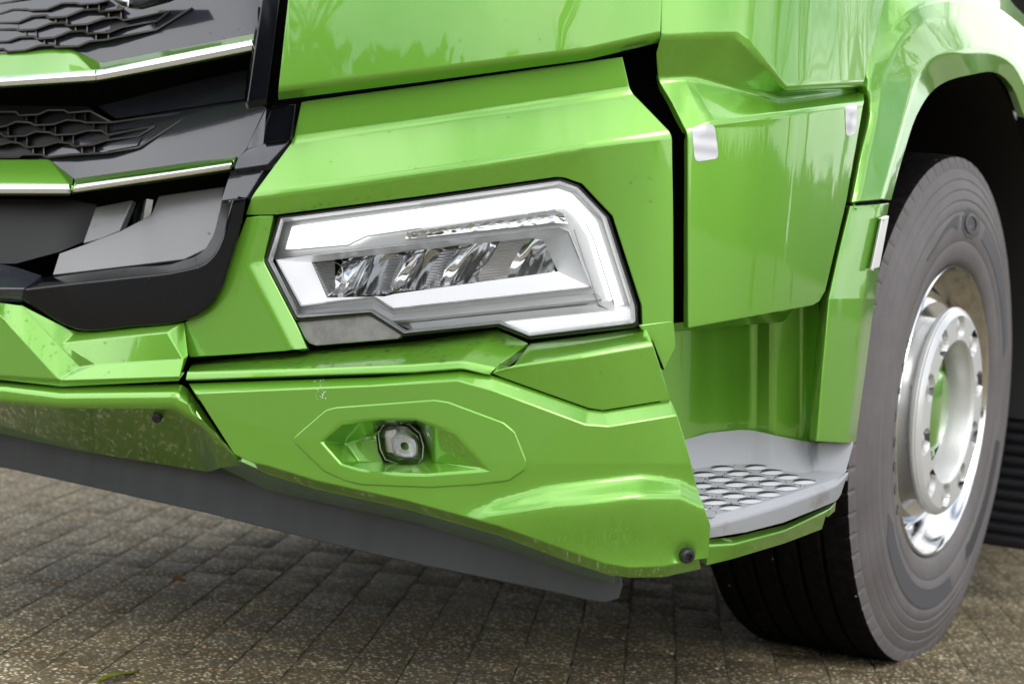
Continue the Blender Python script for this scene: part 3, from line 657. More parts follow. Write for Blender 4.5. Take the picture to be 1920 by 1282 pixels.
# lower step well behind the door, following the step tray below it
TP0, TP1, TP2 = [Vector(p) for p in surf([(1333, 968, .060), (1568, 896, .060), (1396, 870, -.062)])]
TN = (TP1-TP0).cross(TP2-TP0).normalized()
if TN.z < 0: TN = -TN
def ontread(px, py):
    d = Vector(ray(px, py)); t = (TP0-Vector(CAM)).dot(TN)/d.dot(TN); return Vector(CAM)+d*t
def tread_off(px, py): return float(sdf(np.array([ontread(px, py)[:2]]))[0])
tw = [(1280, 826), (1330, 812), (1391, 806), (1412, 807), (1447, 815), (1506, 827), (1536, 830), (1600, 829)]
tb = [(1300, 878), (1345, 872), (1391, 869), (1408, 870), (1447, 880), (1506, 886), (1540, 889), (1583, 892)]
wb = [tread_off(*p) for p in tb]; wb[-1] = .058; wb[-2] = min(wb[-2], .030)
wt = [o-.028 for o in wb]; wt[-1] = .060; wt[-2] = .022
yt = [620, 606, 600, 598, 596, 590, 580]; yb = [834, 820, 814, 815, 823, 833, 836]
xw_ = [1238, 1325, 1391, 1412, 1447, 1506, 1534]
rows('step_well', [[(x+2, y-60, o-.010) for x, y, o in zip(xw_, yt, wt)], [(x, y, o-.006) for x, y, o in zip(xw_, yb, wt)]], PAINT, truck, bev=12, seg=6, cut=14, hem=0, minang=3)
panel('sill', dict(a=(1262, 606, -.03), b=(1470, 585, -.02), c=(1490, 576, -.01), d=(1470, 603, -.05), e=(1262, 622, -.10)), ['a b c d e'], PAINT, truck, bev=0, cut=20, hem=0)
# wheel arch: lower and upper part
arch = empty('wheel_arch', (0, 0, 0), truck)
arch_low = rows('arch_lower_panel', [[(1574, 389, .000), (1593, 388, .046), (1656, 384, .064), (1667, 382, .056)], [(1552, 470, .000), (1573, 470, .046), (1640, 470, .064), (1652, 470, .056)],
    [(1532, 560, .000), (1553, 560, .046), (1622, 560, .064), (1640, 560, .054)], [(1526, 700, .008), (1540, 700, .046), (1608, 700, .064), (1622, 700, .054)], [(1518, 824, .010), (1530, 825, .046), (1590, 829, .064), (1604, 828, .054)]],
    PAINT, arch, bev=6, cut=14, cuty=40, minang=8)
o_ = [(1574, 378, 0.004), (1592, 290, 0.004), (1611, 194, 0.004), (1608, 167, 0.004), (1647, 6, 0.006), (1686, -30, 0.008), (1760, -60, 0.008), (1850, -56, 0.008), (1905, 14, 0.008), (1975, 70, 0.008)]
i1 = [(1594, 378, 0.042), (1612, 290, 0.036), (1631, 194, 0.029), (1628, 167, 0.026), (1667, 60, 0.028), (1712, 18, 0.046), (1770, 0, 0.052), (1840, 4, 0.052), (1893, 32, 0.052), (1960, 96, 0.052)]
i2 = [(1610, 376, 0.053), (1630, 290, 0.047), (1650, 194, 0.04), (1662, 140, 0.037), (1692, 72, 0.043), (1726, 46, 0.053), (1772, 38, 0.059), (1836, 42, 0.059), (1882, 56, 0.059), (1945, 124, 0.059)]
k_ = [(1655, 372, 0.068), (1678, 290, 0.062), (1704, 194, 0.055), (1718, 150, 0.052), (1742, 118, 0.056), (1768, 104, 0.062), (1800, 98, 0.068), (1862, 98, 0.068), (1893, 112, 0.068), (1934, 180, 0.068)]
n_ = [(1671, 374, 0.06), (1694, 290, 0.054), (1727, 200, 0.047), (1744, 175, 0.044), (1768, 156, 0.048), (1790, 147, 0.054), (1815, 141, 0.06), (1872, 137, 0.06), (1889, 150, 0.06), (1922, 220, 0.06)]
dens5 = lambda L_: catmull(np.array(L_, float), 5).tolist()
arch_up = rows('arch_upper_panel', [dens5(o_), dens5(i1), dens5(i2), dens5(k_), dens5(n_)], PAINT, arch, bev=6, seg=5, cut=14, cuty=30, minang=9)
LAMPW = mat('white_marker_lens', (.80, .80, .80), .25, 0, .5)
rows('marker_lamp', [[(1649, 413, .066), (1653, 412, .073), (1667, 406, .073)], [(1630, 504, .066), (1634, 504, .073), (1649, 500, .073)]], LAMPW, arch, bev=1.5, cut=40, hem=.006)
sheet('marker_lamp_foot', [(1631, 506, .044), (1648, 503, .034), (1640, 523, .034), (1627, 523, .044)], BRUSH, arch, cut=40, hem=.02)
# wheel arch liner and mud flap
WC = Vector((1.2, 1.4, .51))
bm = bmesh.new(); n = 28; vs = []
for i in range(n+1):
    t = math.radians(-8+196*i/n); vs.append([bm.verts.new((x, WC.y-.62*math.cos(t), WC.z+.66*math.sin(t)+.05)) for x in (.72, 1.0, 1.22)])
for i in range(n):
    for k in range(2): bm.faces.new((vs[i][k], vs[i][k+1], vs[i+1][k+1], vs[i+1][k]))
finish(bm, 'arch_liner', MATBLK, arch, 40, False)
box('arch_inner_wall', (.73, 1.4, .9), (.02, 1.5, 1.1), DEEP, arch)
box('cable_clip', tuple(onplane(1897, 216, 'x', 1.05)), (.012, .05, .02), LAMPW, arch, .003)
flap = empty('mud_flap', (0, 0, 0), truck)
yf = 2.14; p0 = onplane(1850, 1021, 'y', yf); zb = p0[2]
box('flap_sheet', (1.12, yf+.012, zb+.47), (.44, .014, .94), MATBLK, flap, .003)
RIBM = mat('ribbed_black_rubber', (.016, .017, .020), .32)
rib0 = None
for k in range(17):
    zz_ = zb+.018+k*.0275
    if rib0 is None:
        bm = bmesh.new(); n = 8; R_ = []
        for x in (-.2, .215):
            R_.append([bm.verts.new((x, -.011*math.sin(math.pi*i/n), .011*math.cos(math.pi*i/n))) for i in range(n+1)])
        for i in range(n): bm.faces.new((R_[0][i], R_[1][i], R_[1][i+1], R_[0][i+1]))
        bm.faces.new(R_[1]); rib0 = finish(bm, 'flap_rib', RIBM, flap, 40, False); o = rib0
    else:
        o = rib0.copy(); C.objects.link(o)
    o.location = (1.125, yf+.004, zz_)
bm = bmesh.new()
for k in range(24): boxmesh(bm, (1.12, yf, zb+.50+k*.016), (.42, .008, .004))
for k in range(18): boxmesh(bm, (.93+k*.024, yf-.001, zb+.69), (.004, .008, .38))
finish(bm, 'spray_net', MATBLK, flap, 40, False)
# step
step = empty('step', (0, 0, 0), truck)
rows('step_back_wall', [[(x, y, o) for (x, y), o in zip(tw, wt)], [(x, y, o) for (x, y), o in zip(tb, wb)]], STEPM, step, bev=7, seg=5, cut=14, hem=.004, minang=3)
tr = [(1285, 872), (1345, 862), (1391, 858), (1412, 859), (1447, 868), (1510, 876), (1590, 880), (1570, 898), (1470, 932), (1400, 952), (1333, 970), (1310, 966)]
bm = bmesh.new(); f = bm.faces.new([bm.verts.new(ontread(x, y)) for x, y in tr][::-1]); bm.normal_update()
if f.normal.z < 0: f.normal_flip()
finish(bm, 'step_tread', STEPM, step, wn_mod=False)
rows('step_lip', [[(1316, 972, .058), (1400, 950, .06), (1470, 930, .06), (1540, 906, .06), (1568, 896, .06), (1590, 884, .058)], [(1320, 990, .070), (1400, 968, .072), (1470, 947, .072), (1540, 921, .072), (1570, 908, .072), (1588, 890, .066)],
     [(1326, 1008, .066), (1400, 996, .068), (1470, 978, .068), (1540, 950, .068), (1569, 938, .066), (1577, 926, .06)]], STEPM, step, bev=5, cut=14, hem=.012, minang=4)
rows('step_lower_trim', [[(1330, 1011, .046), (1374, 1007, .046), (1471, 984, .046), (1567, 941, .046)], [(1329, 1024, .050), (1377, 1020, .060), (1471, 995, .060), (1551, 957, .058)],
     [(1326, 1058, .044), (1376, 1046, .046), (1470, 1018, .046), (1541, 991, .044)]], PAINT, step, bev=5, cut=14, minang=3)
cz = lambda x, y: ontread(1260+x/4.272, 780+y/4.272)
pA, pB, pC = cz(510, 555), cz(785, 545), cz(640, 595)
va, vb = pB-pA, pC-pA
HOLE = mat('tread_slot', (.02, .02, .022), .7)
# one tooth: a raised crescent with an open dark slot before it
def tooth_mesh(kind):
    bm = bmesh.new(); n = 10; a = va.normalized(); b = TN.cross(a); wv, dv_ = va.length*.36, vb.length*.30
    if kind == 'tooth':
        rr = []
        for i in range(n+1):
            t = -1+2*i/n; s = (1-t*t)
            rr.append([bm.verts.new(a*(wv*t)+b*(dv_*y_)+TN*(z_*s+.0005)) for y_, z_ in ((.1*s, 0), (.15*s, .003), (-.25*s, .0042), (-.8*s-.1, 0))])
        for i in range(n):
            for k in range(3): bm.faces.new((rr[i][k], rr[i][k+1], rr[i+1][k+1], rr[i+1][k]))
        bmesh.ops.recalc_face_normals(bm, faces=bm.faces[:])
    else:
        up = [bm.verts.new(a*(wv*.92*(-1+2*i/n))+b*(dv_*(.25+.85*(1-(-1+2*i/n)**2)))+TN*.0035) for i in range(n+1)]
        lo = [bm.verts.new(a*(wv*.92*(-1+2*i/n))+b*(dv_*(.1+.1*(1-(-1+2*i/n)**2)))+TN*.0035) for i in range(n+1)]
        for i in range(n): bm.faces.new((lo[i], lo[i+1], up[i+1], up[i]))
    me = bpy.data.meshes.new(kind); bm.to_mesh(me); bm.free(); me.materials.append(STEPL if kind == 'tooth' else HOLE)
    for p in me.polygons: p.use_smooth = True
    return me
tm, sm = tooth_mesh('tooth'), tooth_mesh('slot')
def inside(x, y, poly):
    c = False
    for i in range(len(poly)):
        x1, y1 = poly[i]; x2, y2 = poly[i-1]
        if (y1 > y) != (y2 > y) and x < (x2-x1)*(y-y1)/(y2-y1)+x1: c = not c
    return c
TRI = [(1280, 885), (1345, 874), (1395, 871), (1415, 873), (1450, 880), (1520, 893), (1545, 899), (1470, 928), (1400, 948), (1333, 966), (1300, 966)]
for i in range(-9, 10):
    for j in range(-9, 10):
        p = pA+va*i+vb*j
        v = np.array(p)-CAM; zz = v@AX[2]; px = 960+FPX*(v@AX[0])/zz; py = 641-FPX*(v@AX[1])/zz
        if inside(px, py, TRI):
            for nm, me in (('tread_tooth', tm), ('tread_slot', sm)):
                o = bpy.data.objects.new(nm, me); C.objects.link(o); o.parent = step; o.location = p+TN*.0004

CRUMB = mat('dirt_crumbs', (.075, .065, .04), .95)
bm = bmesh.new(); rnd = random.Random(5)
for k in range(420):
    px, py = rnd.uniform(1300, 1560), rnd.uniform(872, 966)
    if not inside(px, py, TRI): continue
    p = ontread(px, py)+TN*.001; sz = rnd.uniform(.0006, .0017); q = Matrix.Rotation(rnd.random()*6, 3, (rnd.random(), rnd.random(), rnd.random()+.1))
    vs = [bm.verts.new(p+q @ Vector(c)*sz*rnd.uniform(.6, 1.3)) for c in ((1, 0, -.5), (-.6, .8, -.5), (-.6, -.8, -.5), (0, 0, .9))]
    for f in ((0, 1, 3), (1, 2, 3), (2, 0, 3)): bm.faces.new([vs[i] for i in f])
tag(finish(bm, 'dirt_crumbs', CRUMB, step, wn_mod=False), kind='stuff')

# ------------------------------------------------------------------ wheel
wheel = empty('wheel', WC, truck)
tp = []   # (radius, x) relative to the shoulder edge plane x=0
tp += [(.300, .004), (.306, .012), (.315, .017), (.330, .0195), (.345, .0215), (.349, .0205), (.353, .0225), (.380, .0245), (.405, .0240), (.4085, .0225), (.412, .0238), (.428, .0225), (.431, .0208), (.434, .0221), (.449, .0196), (.452, .0178), (.455, .0186), (.470, .0145), (.473, .0125), (.476, .0131), (.492, .0078), (.495, .0058), (.498, .0062), (.512, .002), (.5185, 0), (.5205, -.004)]
ns = len(tp)
tp += [(.522, -.012), (.5235, -.045)]
for gx in (-.050, -.100, -.150, -.200, -.250): tp += [(.524, gx), (.511, gx-.002), (.511, gx-.009), (.524, gx-.011), (.5245, gx-.045 if gx > -.24 else gx-.035)]
tp += [(.522, -.292), (.515, -.304), (.46, -.315), (.36, -.315), (.30, -.30)]
NS = 720
def notch(r, x, t, k):
    i = int(round(t/(2*math.pi)*NS)) % 10
    if k in (23, 24, 25) and i in (0,): return r-.0035, x-.003
    return r, x
tyre = lathe('tyre', tp, NS, [RUBBER, TREAD], wheel, deform=notch, sharp=28, matf=lambda k: 0 if k < ns-2 else 1)
# raised marks moulded in the tyre wall
def on_wall(r, t, h=.0015):
    x = np.interp(r, [a for a, b in tp[:26]], [b for a, b in tp[:26]])
    return Vector((x+h, r*math.cos(t), r*math.sin(t)))
def wall_patch(name, poly, h, m):
    bm = bmesh.new(); vs = []
    for r, d in poly:
        vs.append(bm.verts.new(on_wall(r, math.radians(d), h)))
    f = bm.faces.new(vs); bm.normal_update()
    if f.normal.x < 0: f.normal_flip(); bm.normal_update()
    hem3d(bm, h, .0008)
    return finish(bm, name, m, wheel, 30)
arcp = lambda r0, r1, a0, a1, n=10: [(r0+(r0-r0)*0, a0+(a1-a0)*i/n) for i in range(n+1)]+[(r1, a1+(a0-a1)*i/n) for i in range(n+1)]
DKMARK = mat('tyre_dark_mark', (.045, .045, .050), .5)
octo = [(.388+.031*math.cos(q)*1.0, 86+9.5*math.sin(q)) for q in [math.pi/8+k*math.pi/4 for k in range(8)]]
wall_patch('tyre_mark', octo, .0012, DKMARK)
bm = bmesh.new(); n = 24; a_ = []
for k in range(n):
    q = 2*math.pi*k/n
    a_.append([bm.verts.new(on_wall(.388+s*math.cos(q), math.radians(86)+2.2*s*math.sin(q)/.388, hh)) for s, hh in ((.021, .0012), (.021, .003), (.015, .003), (.015, .0012))])
for k in range(n):
    for j in range(3): bm.faces.new((a_[k][j], a_[(k+1) % n][j], a_[(k+1) % n][j+1], a_[k][j+1]))
bmesh.ops.recalc_face_normals(bm, faces=bm.faces[:]); finish(bm, 'tyre_emblem', TMARK, wheel, 30)
wall_patch('tyre_mark', [(.374, 99), (.404, 98), (.404, 102), (.396, 110), (.387, 128), (.382, 128), (.386, 112), (.388, 104)], .0012, DKMARK)
wall_patch('tyre_mark', [(.374, 73), (.404, 71)]+[(.402, a) for a in range(68, 16, -6)]+[(.372, a) for a in range(17, 72, 6)], .0010, TMARK)
wall_patch('tyre_mark', [(.400, a) for a in range(-12, -56, -5)]+[(.385, -58), (.360, -56)]+[(.366, a) for a in range(-52, -10, 5)], .0010, DKMARK)
wall_patch('tyre_mark', [(.404, a) for a in range(-72, -150, -6)]+[(.385, -152)]+[(.366, a) for a in range(-146, -70, 6)], .0010, TMARK)
def letters(txt, r, a0, step_, size, m):
    for k, ch in enumerate(txt):
        cu = bpy.data.curves.new('tyre_letter', 'FONT'); cu.body = ch; cu.size = size; cu.align_x = 'CENTER'; cu.align_y = 'CENTER'; cu.extrude = .0007
        ob = bpy.data.objects.new('tyre_letter', cu); C.objects.link(ob)
        dg = bpy.context.evaluated_depsgraph_get(); me = bpy.data.meshes.new_from_object(ob.evaluated_get(dg)); bpy.data.objects.remove(ob)
        t = math.radians(a0+k*step_); p = on_wall(r, t, .0006)
        q0, q1 = on_wall(r-.01, t, 0), on_wall(r+.01, t, 0); up = (q1-q0).normalized(); tan = Vector((0, -math.sin(t), math.cos(t))); nx_ = up.cross(tan).normalized()
        if nx_.x < 0: nx_ = -nx_
        rt = up.cross(nx_).normalized()
        o = link('tyre_letter', me, m, wheel); mw = Matrix.Identity(4)
        for i in range(3): mw[i][0], mw[i][1], mw[i][2], mw[i][3] = rt[i], up[i], nx_[i], p[i]
        o.matrix_local = mw
letters('GOODYEAR', .323, 214, -8.6, .030, TMARK)
letters('REGIONAL', .383, -22, -4.2, .026, TMARK) if False else None
# rim: lip, barrel, dish
rim_p = [(.300, .000), (.3005, .010), (.2985, .0135), (.2955, .0135), (.2925, .010), (.291, .002), (.284, -.012), (.276, -.024), (.270, -.034), (.267, -.05), (.262, -.058), (.252, -.050), (.236, -.030), (.222, -.024), (.206, -.026), (.150, -.026), (.150, -.2)]
lathe('rim', rim_p, 128, ALU, wheel, sharp=30)
HOLEM = mat('wheel_vent_dark', (.01, .01, .01), .6)
vent0 = None
for k in range(10):
    t = math.radians(36*k+8)
    if vent0 is None:
        bm = bmesh.new(); n = 16; vv = []
        for i in range(n):
            q = 2*math.pi*i/n; vv.append(bm.verts.new((.0012+.0*math.cos(q), .017*math.cos(q)*.72, .017*math.sin(q))))
        bm.faces.new(vv); bm.normal_update(); hem3d(bm, .003, .001)
        vent0 = finish(bm, 'wheel_vent', HOLEM, wheel, 30, False); o = vent0
    else:
        o = vent0.copy(); C.objects.link(o)
    R = Matrix.Rotation(t, 4, 'X') @ Matrix.Translation((-.0405, .2445, 0)) @ Matrix.Rotation(math.radians(40), 4, 'Z')
    o.matrix_local = R
HR = .214; XF = .030
hub_p = [(.188, -.030), (.188, .002), (.206, .004), (.212, .008), (HR, .012), (HR, .018), (.2115, .0195), (.2115, .0225), (.203, .0288), (.198, XF), (.148, XF), (.1435, .025), (.141, .020), (.139, -.045), (.128, -.05)]
# hub cover with ten round recesses: built from an annulus with scooped pockets
def hub_def(r, x, t, k): return r, x
lathe('hub_ring', hub_p[:10], 128, CAST, wheel, sharp=30)
lathe('hub_bore', hub_p[10:], 96, CAST, wheel, sharp=30)
bm = bmesh.new(); nt_, nr = 400, 22; gr = []
for i in range(nt_):
    t = 2*math.pi*i/nt_; row = []
    for j in range(nr+1):
        r = .148+.050*j/nr; ph = (t-math.radians(18)) % (2*math.pi/10); ph = ph-2*math.pi/10 if ph > math.pi/10 else ph
        d = math.hypot(ph*r*1.0, (r-.174)*.92)/.0258
        x = XF-(.032*(1-max(0, (d-.80)/.20)**1.5) if d < 1 else 0)
        row.append(bm.verts.new((x, r*math.cos(t), r*math.sin(t))))
    gr.append(row)
for i in range(nt_):
    a, b = gr[i], gr[(i+1) % nt_]
    for j in range(nr): bm.faces.new((a[j], a[j+1], b[j+1], b[j]))
bmesh.ops.recalc_face_normals(bm, faces=bm.faces[:])
finish(bm, 'hub_cover', CAST, wheel, 40, False)
nut0 = None
for k in range(10):
    t = math.radians(18+36*k)
    if nut0 is None:
        bm = bmesh.new(); n = 24; rr = []
        for i in range(n):
            q = 2*math.pi*i/n
            rr.append([bm.verts.new((x, r*math.cos(q), r*math.sin(q))) for r, x in ((.0180, -.012), (.0180, .0125), (.0160, .0165), (.009, .0185), (.0005, .019))])
        for i in range(n):
            for j in range(4): bm.faces.new((rr[i][j], rr[i][j+1], rr[(i+1) % n][j+1], rr[(i+1) % n][j]))
        bmesh.ops.recalc_face_normals(bm, faces=bm.faces[:]); nut0 = finish(bm, 'wheel_nut', NUT, wheel, 40, False); o = nut0
    else:
        o = nut0.copy(); C.objects.link(o)
    o.location = (.007, .174*math.cos(t), .174*math.sin(t))
lathe('hub_cap', [(.001, .000), (.070, .000), (.082, -.004), (.088, -.012), (.088, -.10)], 48, PAINT, wheel)
lathe('hub_flange', [(.088, -.06), (.112, -.056), (.118, -.06), (.14, -.075)], 64, PAINT, wheel)
lathe('hub_seal_ring', [(.118, -.062), (.121, -.020), (.126, -.020), (.129, -.062)], 64, CHROME, wheel)
for k in range(8):
    t = math.radians(22+45*k); bmn = bmesh.new(); boxmesh(bmn, (-.025, .099*math.cos(t), .099*math.sin(t)), (.02, .022, .022), Matrix.Rotation(t, 3, 'X'))
    bmesh.ops.bevel(bmn, geom=bmn.edges[:], offset=.003, segments=2, affect='EDGES'); finish(bmn, 'hub_lug', PAINT, wheel)

# ------------------------------------------------------------------ grille
grille = empty('grille', (0, 0, 0), truck)
c1 = lambda L, o: [(a/3, b/3, o) for a, b in L]
c7 = lambda L, o: [(a/5.333, b/5.333, o) for a, b in L]
# upper plate
def plane3(a, b, c):
    A = np.array([[p[0], p[1], 1] for p in (a, b, c)]); k = np.linalg.solve(A, np.array([a[2], b[2], c[2]])); return lambda x, y: k[0]*x+k[1]*y+k[2]
plU = plane3((300, -80, -.085), (480, 66, -.022), (191, 122, -.022)); plL = plane3((212, 228, -.066), (462, 278, -.026), (142, 338, -.022))
panel('grille_plate', dict(a=(-420, -80, -.085), b=(300, -80, -.085), c=(500, -80, -.08), d=(480, 66, -.022), e=(191, 122, -.022), f=(141, 96, -.03), g=(-420, 110, -.03)), ['a b f g', 'b c d e f'], GREYPL, grille, bev=3, cut=20, hem=.01)
sheet('mesh_panel', [(x, y, plU(x, y)+.002) for x, y in ((-420, -80), (262, -80), (232, 20), (245, 45), (150, 84), (138, 92), (-420, 104))], MESHM, grille, cut=20, hem=0)
rows('slat', [[(-420, 107, -.03), (0, 101, -.03), (124, 91, -.03), (134, 92, -.03), (190, 119, -.02), (330, 92, -.02), (475, 64, -.02)],
              [(-420, 148, .016), (0, 144, .016), (160, 134, .016), (170, 133, .016), (184, 131, .018), (330, 102, .018), (474, 73, .018)],
              [(-420, 163, .020), (0, 160, .020), (160, 150, .020), (170, 150, .020), (184, 148, .022), (330, 120, .022), (472, 92, .022)],
              [(-420, 170, -.005), (0, 166, -.005), (160, 156, -.005), (170, 156, -.005), (184, 154, -.005), (330, 127, -.005), (470, 99, -.005)]], PAINT, grille, bev=3, cut=18, hem=.008)
rows('chrome_strip', [[(-420, 148, .0200), (0, 144.5, .0200), (178, 132.5, .0200)], [(-420, 155, .028), (0, 152, .028), (178, 140, .028)], [(-420, 163, .0272), (0, 160.5, .0272), (178, 149.5, .0272)]], CHROME, grille, bev=2, cut=18, hem=.004)
rows('chrome_strip', [[(181, 132, .0215), (330, 103, .0215), (472, 75, .0215)], [(181, 140, .029), (330, 111.5, .029), (472, 83.5, .029)], [(181, 149.5, .0282), (330, 121, .0282), (471, 93, .0282)]], CHROME, grille, bev=2, cut=18, hem=.004)
sheet('slot_backing', [(-420, 150, -.11), (480, 80, -.10), (480, 190, -.10), (-420, 250, -.11)], DEEP, grille, cut=30, hem=0)
panel('grille_plate', dict(a=(184, 200, -.085), b=(330, 162, -.08), c=(465, 130, -.07), d=(458, 186, -.05), e=(217, 223, -.06)), ['a b c d e'], GREYPL, grille, bev=0, cut=20, hem=0)
# lower plate
panel('grille_plate', dict(a=(212, 228, -.066), b=(350, 204, -.06), c=(459, 187, -.056), d=(497, 202, -.05), e=(462, 278, -.026), f=(447, 297, -.018), g=(440, 300, -.018), h=(142, 338, -.022), i=(100, 306, -.03), j=(70, 300, -.035)), ['a b c d e f g h i j'], GREYPL, grille, bev=0, cut=20, hem=.01)
sheet('mesh_panel', [(x, y, plL(x, y)+.002) for x, y in ((-420, 190), (165, 200), (212, 230), (205, 262), (190, 282), (110, 296), (90, 299), (-420, 300))], MESHM, grille, cut=20, hem=0)
rows('slat', [[(-420, 300, -.03), (0, 300, -.03), (93, 300, -.03), (136, 333, -.02)], [(-420, 345, .012), (0, 345, .012), (131, 346, .012), (135, 345, .006)], [(-420, 361, .016), (0, 361, .016), (129, 361, .016), (133, 360, .01)], [(-420, 368, -.01), (0, 367, -.01), (128, 367, -.01), (131, 366, -.01)]], PAINT, grille, bev=3, cut=18, hem=.008)
rows('slat', [[(141, 335, -.02), (290, 314, -.02), (441, 292, -.02)], [(140, 344, .014), (290, 322, .014), (437, 300, .014)], [(136, 358, .016), (290, 336, .016), (432, 315, .016)], [(135, 364, -.01), (290, 343, -.01), (431, 322, -.01)]], PAINT, grille, bev=3, cut=18, hem=.008)
rows('chrome_strip', [[(-420, 345, .0145), (129, 346, .0145)], [(-420, 353, .020), (128, 353, .020)], [(-420, 361, .0195), (127, 361.5, .0195)]], CHROME, grille, bev=2, cut=18, hem=.004)
rows('chrome_strip', [[(142, 344.5, .0165), (434, 301, .0165)], [(140, 351.5, .022), (432, 307.5, .022)], [(137, 359.5, .0213), (429, 316, .0213)]], CHROME, grille, bev=2, cut=18, hem=.004)
def onbar(L_, pl): return [(x, y, pl(x, y)+(.006+.012*max(0, min(1, (pl is plU and 300-x or 260-x)/120)))) for x, y, _ in L_]
# wavy honeycomb bars
UP = [c7(L, -.018) for L in ([(-300, 140), (-170, 140), (0, 140), (130, 95), (270, 95), (300, 105), (470, 95), (620, 35), (760, 30), (800, 45), (960, 35), (1080, 5)],
    [(-300, 190), (-200, 190), (-180, 240), (0, 230), (180, 225), (320, 165), (460, 155), (480, 180), (660, 170), (820, 105), (970, 95), (1000, 120), (1230, 95)],
    [(-300, 350), (-140, 300), (0, 295), (150, 290), (190, 305), (350, 295), (500, 240), (640, 230), (670, 260), (870, 245), (1030, 190), (1170, 175), (1240, 205), (1420, 170), (1700, 115)],
    [(-300, 380), (-180, 375), (-140, 430), (0, 420), (80, 415), (190, 375), (330, 365), (370, 390), (540, 380), (690, 320), (840, 310), (880, 340), (1090, 325), (1220, 275), (1570, 210), (1700, 115)],
    [(-300, 540), (-120, 500), (0, 495), (30, 490), (70, 520), (250, 505), (390, 460), (530, 450), (560, 470), (780, 465), (900, 415), (1050, 400), (1300, 350), (1560, 300), (1920, 80)],
    [(-300, 60), (-150, 50), (0, 40), (150, 10), (300, -20)])]
LO = [c1(L, -.014) for L in ([(-260, 640), (-100, 640), (0, 630), (90, 630), (110, 650), (215, 645), (270, 620), (360, 620), (385, 635), (505, 625), (630, 690)],
    [(-260, 720), (-80, 720), (0, 715), (30, 710), (90, 685), (170, 690), (195, 705), (300, 700), (375, 675), (450, 680), (480, 690), (620, 690), (800, 665), (1000, 640), (1045, 632)],
    [(-260, 760), (-100, 750), (0, 750), (30, 770), (140, 765), (200, 740), (280, 745), (310, 760), (420, 755), (490, 735), (570, 735), (610, 760), (740, 735), (870, 710)],
    [(-260, 830), (-60, 815), (0, 815), (60, 800), (110, 805), (150, 830), (255, 820), (320, 800), (390, 805), (415, 825), (520, 815), (600, 790), (780, 765), (870, 710)],
    [(-260, 885), (0, 885), (100, 885), (130, 870), (230, 870), (270, 885), (400, 870), (600, 860), (780, 830), (920, 740), (1060, 645)])]
BARM = mat('grille_bar_black', (.030, .027, .022), .3, 0, .3, .15)
for L_ in UP: bar('honeycomb_bar', onbar(L_, plU), 4.2, .022, BARM, grille)
for L_ in LO: bar('honeycomb_bar', onbar(L_, plL), 4.2, .022, BARM, grille)
webs = c7([(75, 245), (85, 290)], -.02), c7([(180, 228), (180, 300)], -.02), c7([(255, 300), (260, 365)], -.02), c7([(358, 297), (362, 385)], -.02), c7([(445, 385), (445, 458)], -.02), c7([(552, 382), (552, 462)], -.02), c7([(558, 160), (560, 235)], -.02), c7([(668, 172), (668, 255)], -.02), c7([(755, 250), (757, 318)], -.02), c7([(870, 250), (872, 330)], -.02), c7([(875, 42), (877, 100)], -.02), c7([(990, 40), (992, 115)], -.02), c7([(960, 335), (962, 410)], -.02), c7([(1085, 325), (1083, 398)], -.02), c7([(1085, 112), (1088, 185)], -.02), c7([(1210, 98), (1212, 190)], -.02), \
    c1([(150, 655), (153, 690)], -.016), c1([(203, 650), (205, 704)], -.016), c1([(420, 640), (422, 680)], -.016), c1([(480, 640), (482, 690)], -.016), c1([(250, 705), (252, 745)], -.016), c1([(312, 704), (312, 760)], -.016), c1([(527, 690), (527, 736)], -.016), c1([(600, 692), (600, 755)], -.016), c1([(45, 712), (47, 765)], -.016), c1([(87, 770), (88, 805)], -.016), c1([(152, 768), (150, 828)], -.016), c1([(350, 760), (352, 804)], -.016), c1([(412, 760), (413, 824)], -.016), c1([(185, 828), (187, 870)], -.016), c1([(245, 822), (247, 880)], -.016), c1([(460, 820), (462, 868)], -.016), c1([(530, 816), (530, 866)], -.016)
for L_ in webs: bar('honeycomb_web', [(x, y, o-.004) for x, y, o in onbar(L_, plU if L_[0][1] < 150 else plL)], 3.2, .02, BARM, grille)
# sunken flats at the tip of the honeycomb
sheet('grille_tip', [(x, y, plU(x, y)+.004) for x, y, _ in c1([(640, 205), (720, 160), (900, 115), (870, 135), (890, 165), (650, 205)], -.030)], GREYPL, grille, cut=20, hem=0)
sheet('grille_tip', [(x, y, plL(x, y)+.004) for x, y, _ in c1([(600, 850), (570, 830), (610, 800), (800, 770), (770, 820)], -.024)], GREYPL, grille, cut=20, hem=0)
sheet('grille_tip', [(x, y, plL(x, y)+.004) for x, y, _ in c1([(625, 735), (640, 712), (850, 690), (860, 705), (790, 720)], -.026)], GREYPL, grille, cut=20, hem=0)
# badge tip at the top edge
rows('badge', [[(196, -14, .0), (240, -14, .0)], [(214, 2, .0), (240, 2, .0)], [(230, 12, .0), (239, 14, .0)]], CHROME, grille, bev=0, cut=50, hem=.01)
rows('badge_base', [[(241, -14, -.006), (340, -14, -.006)], [(241, 2, -.006), (300, 0, -.006)], [(240, 14, -.006), (252, 13, -.006)]], GLOSSBLK, grille, bev=0, cut=50, hem=.02)
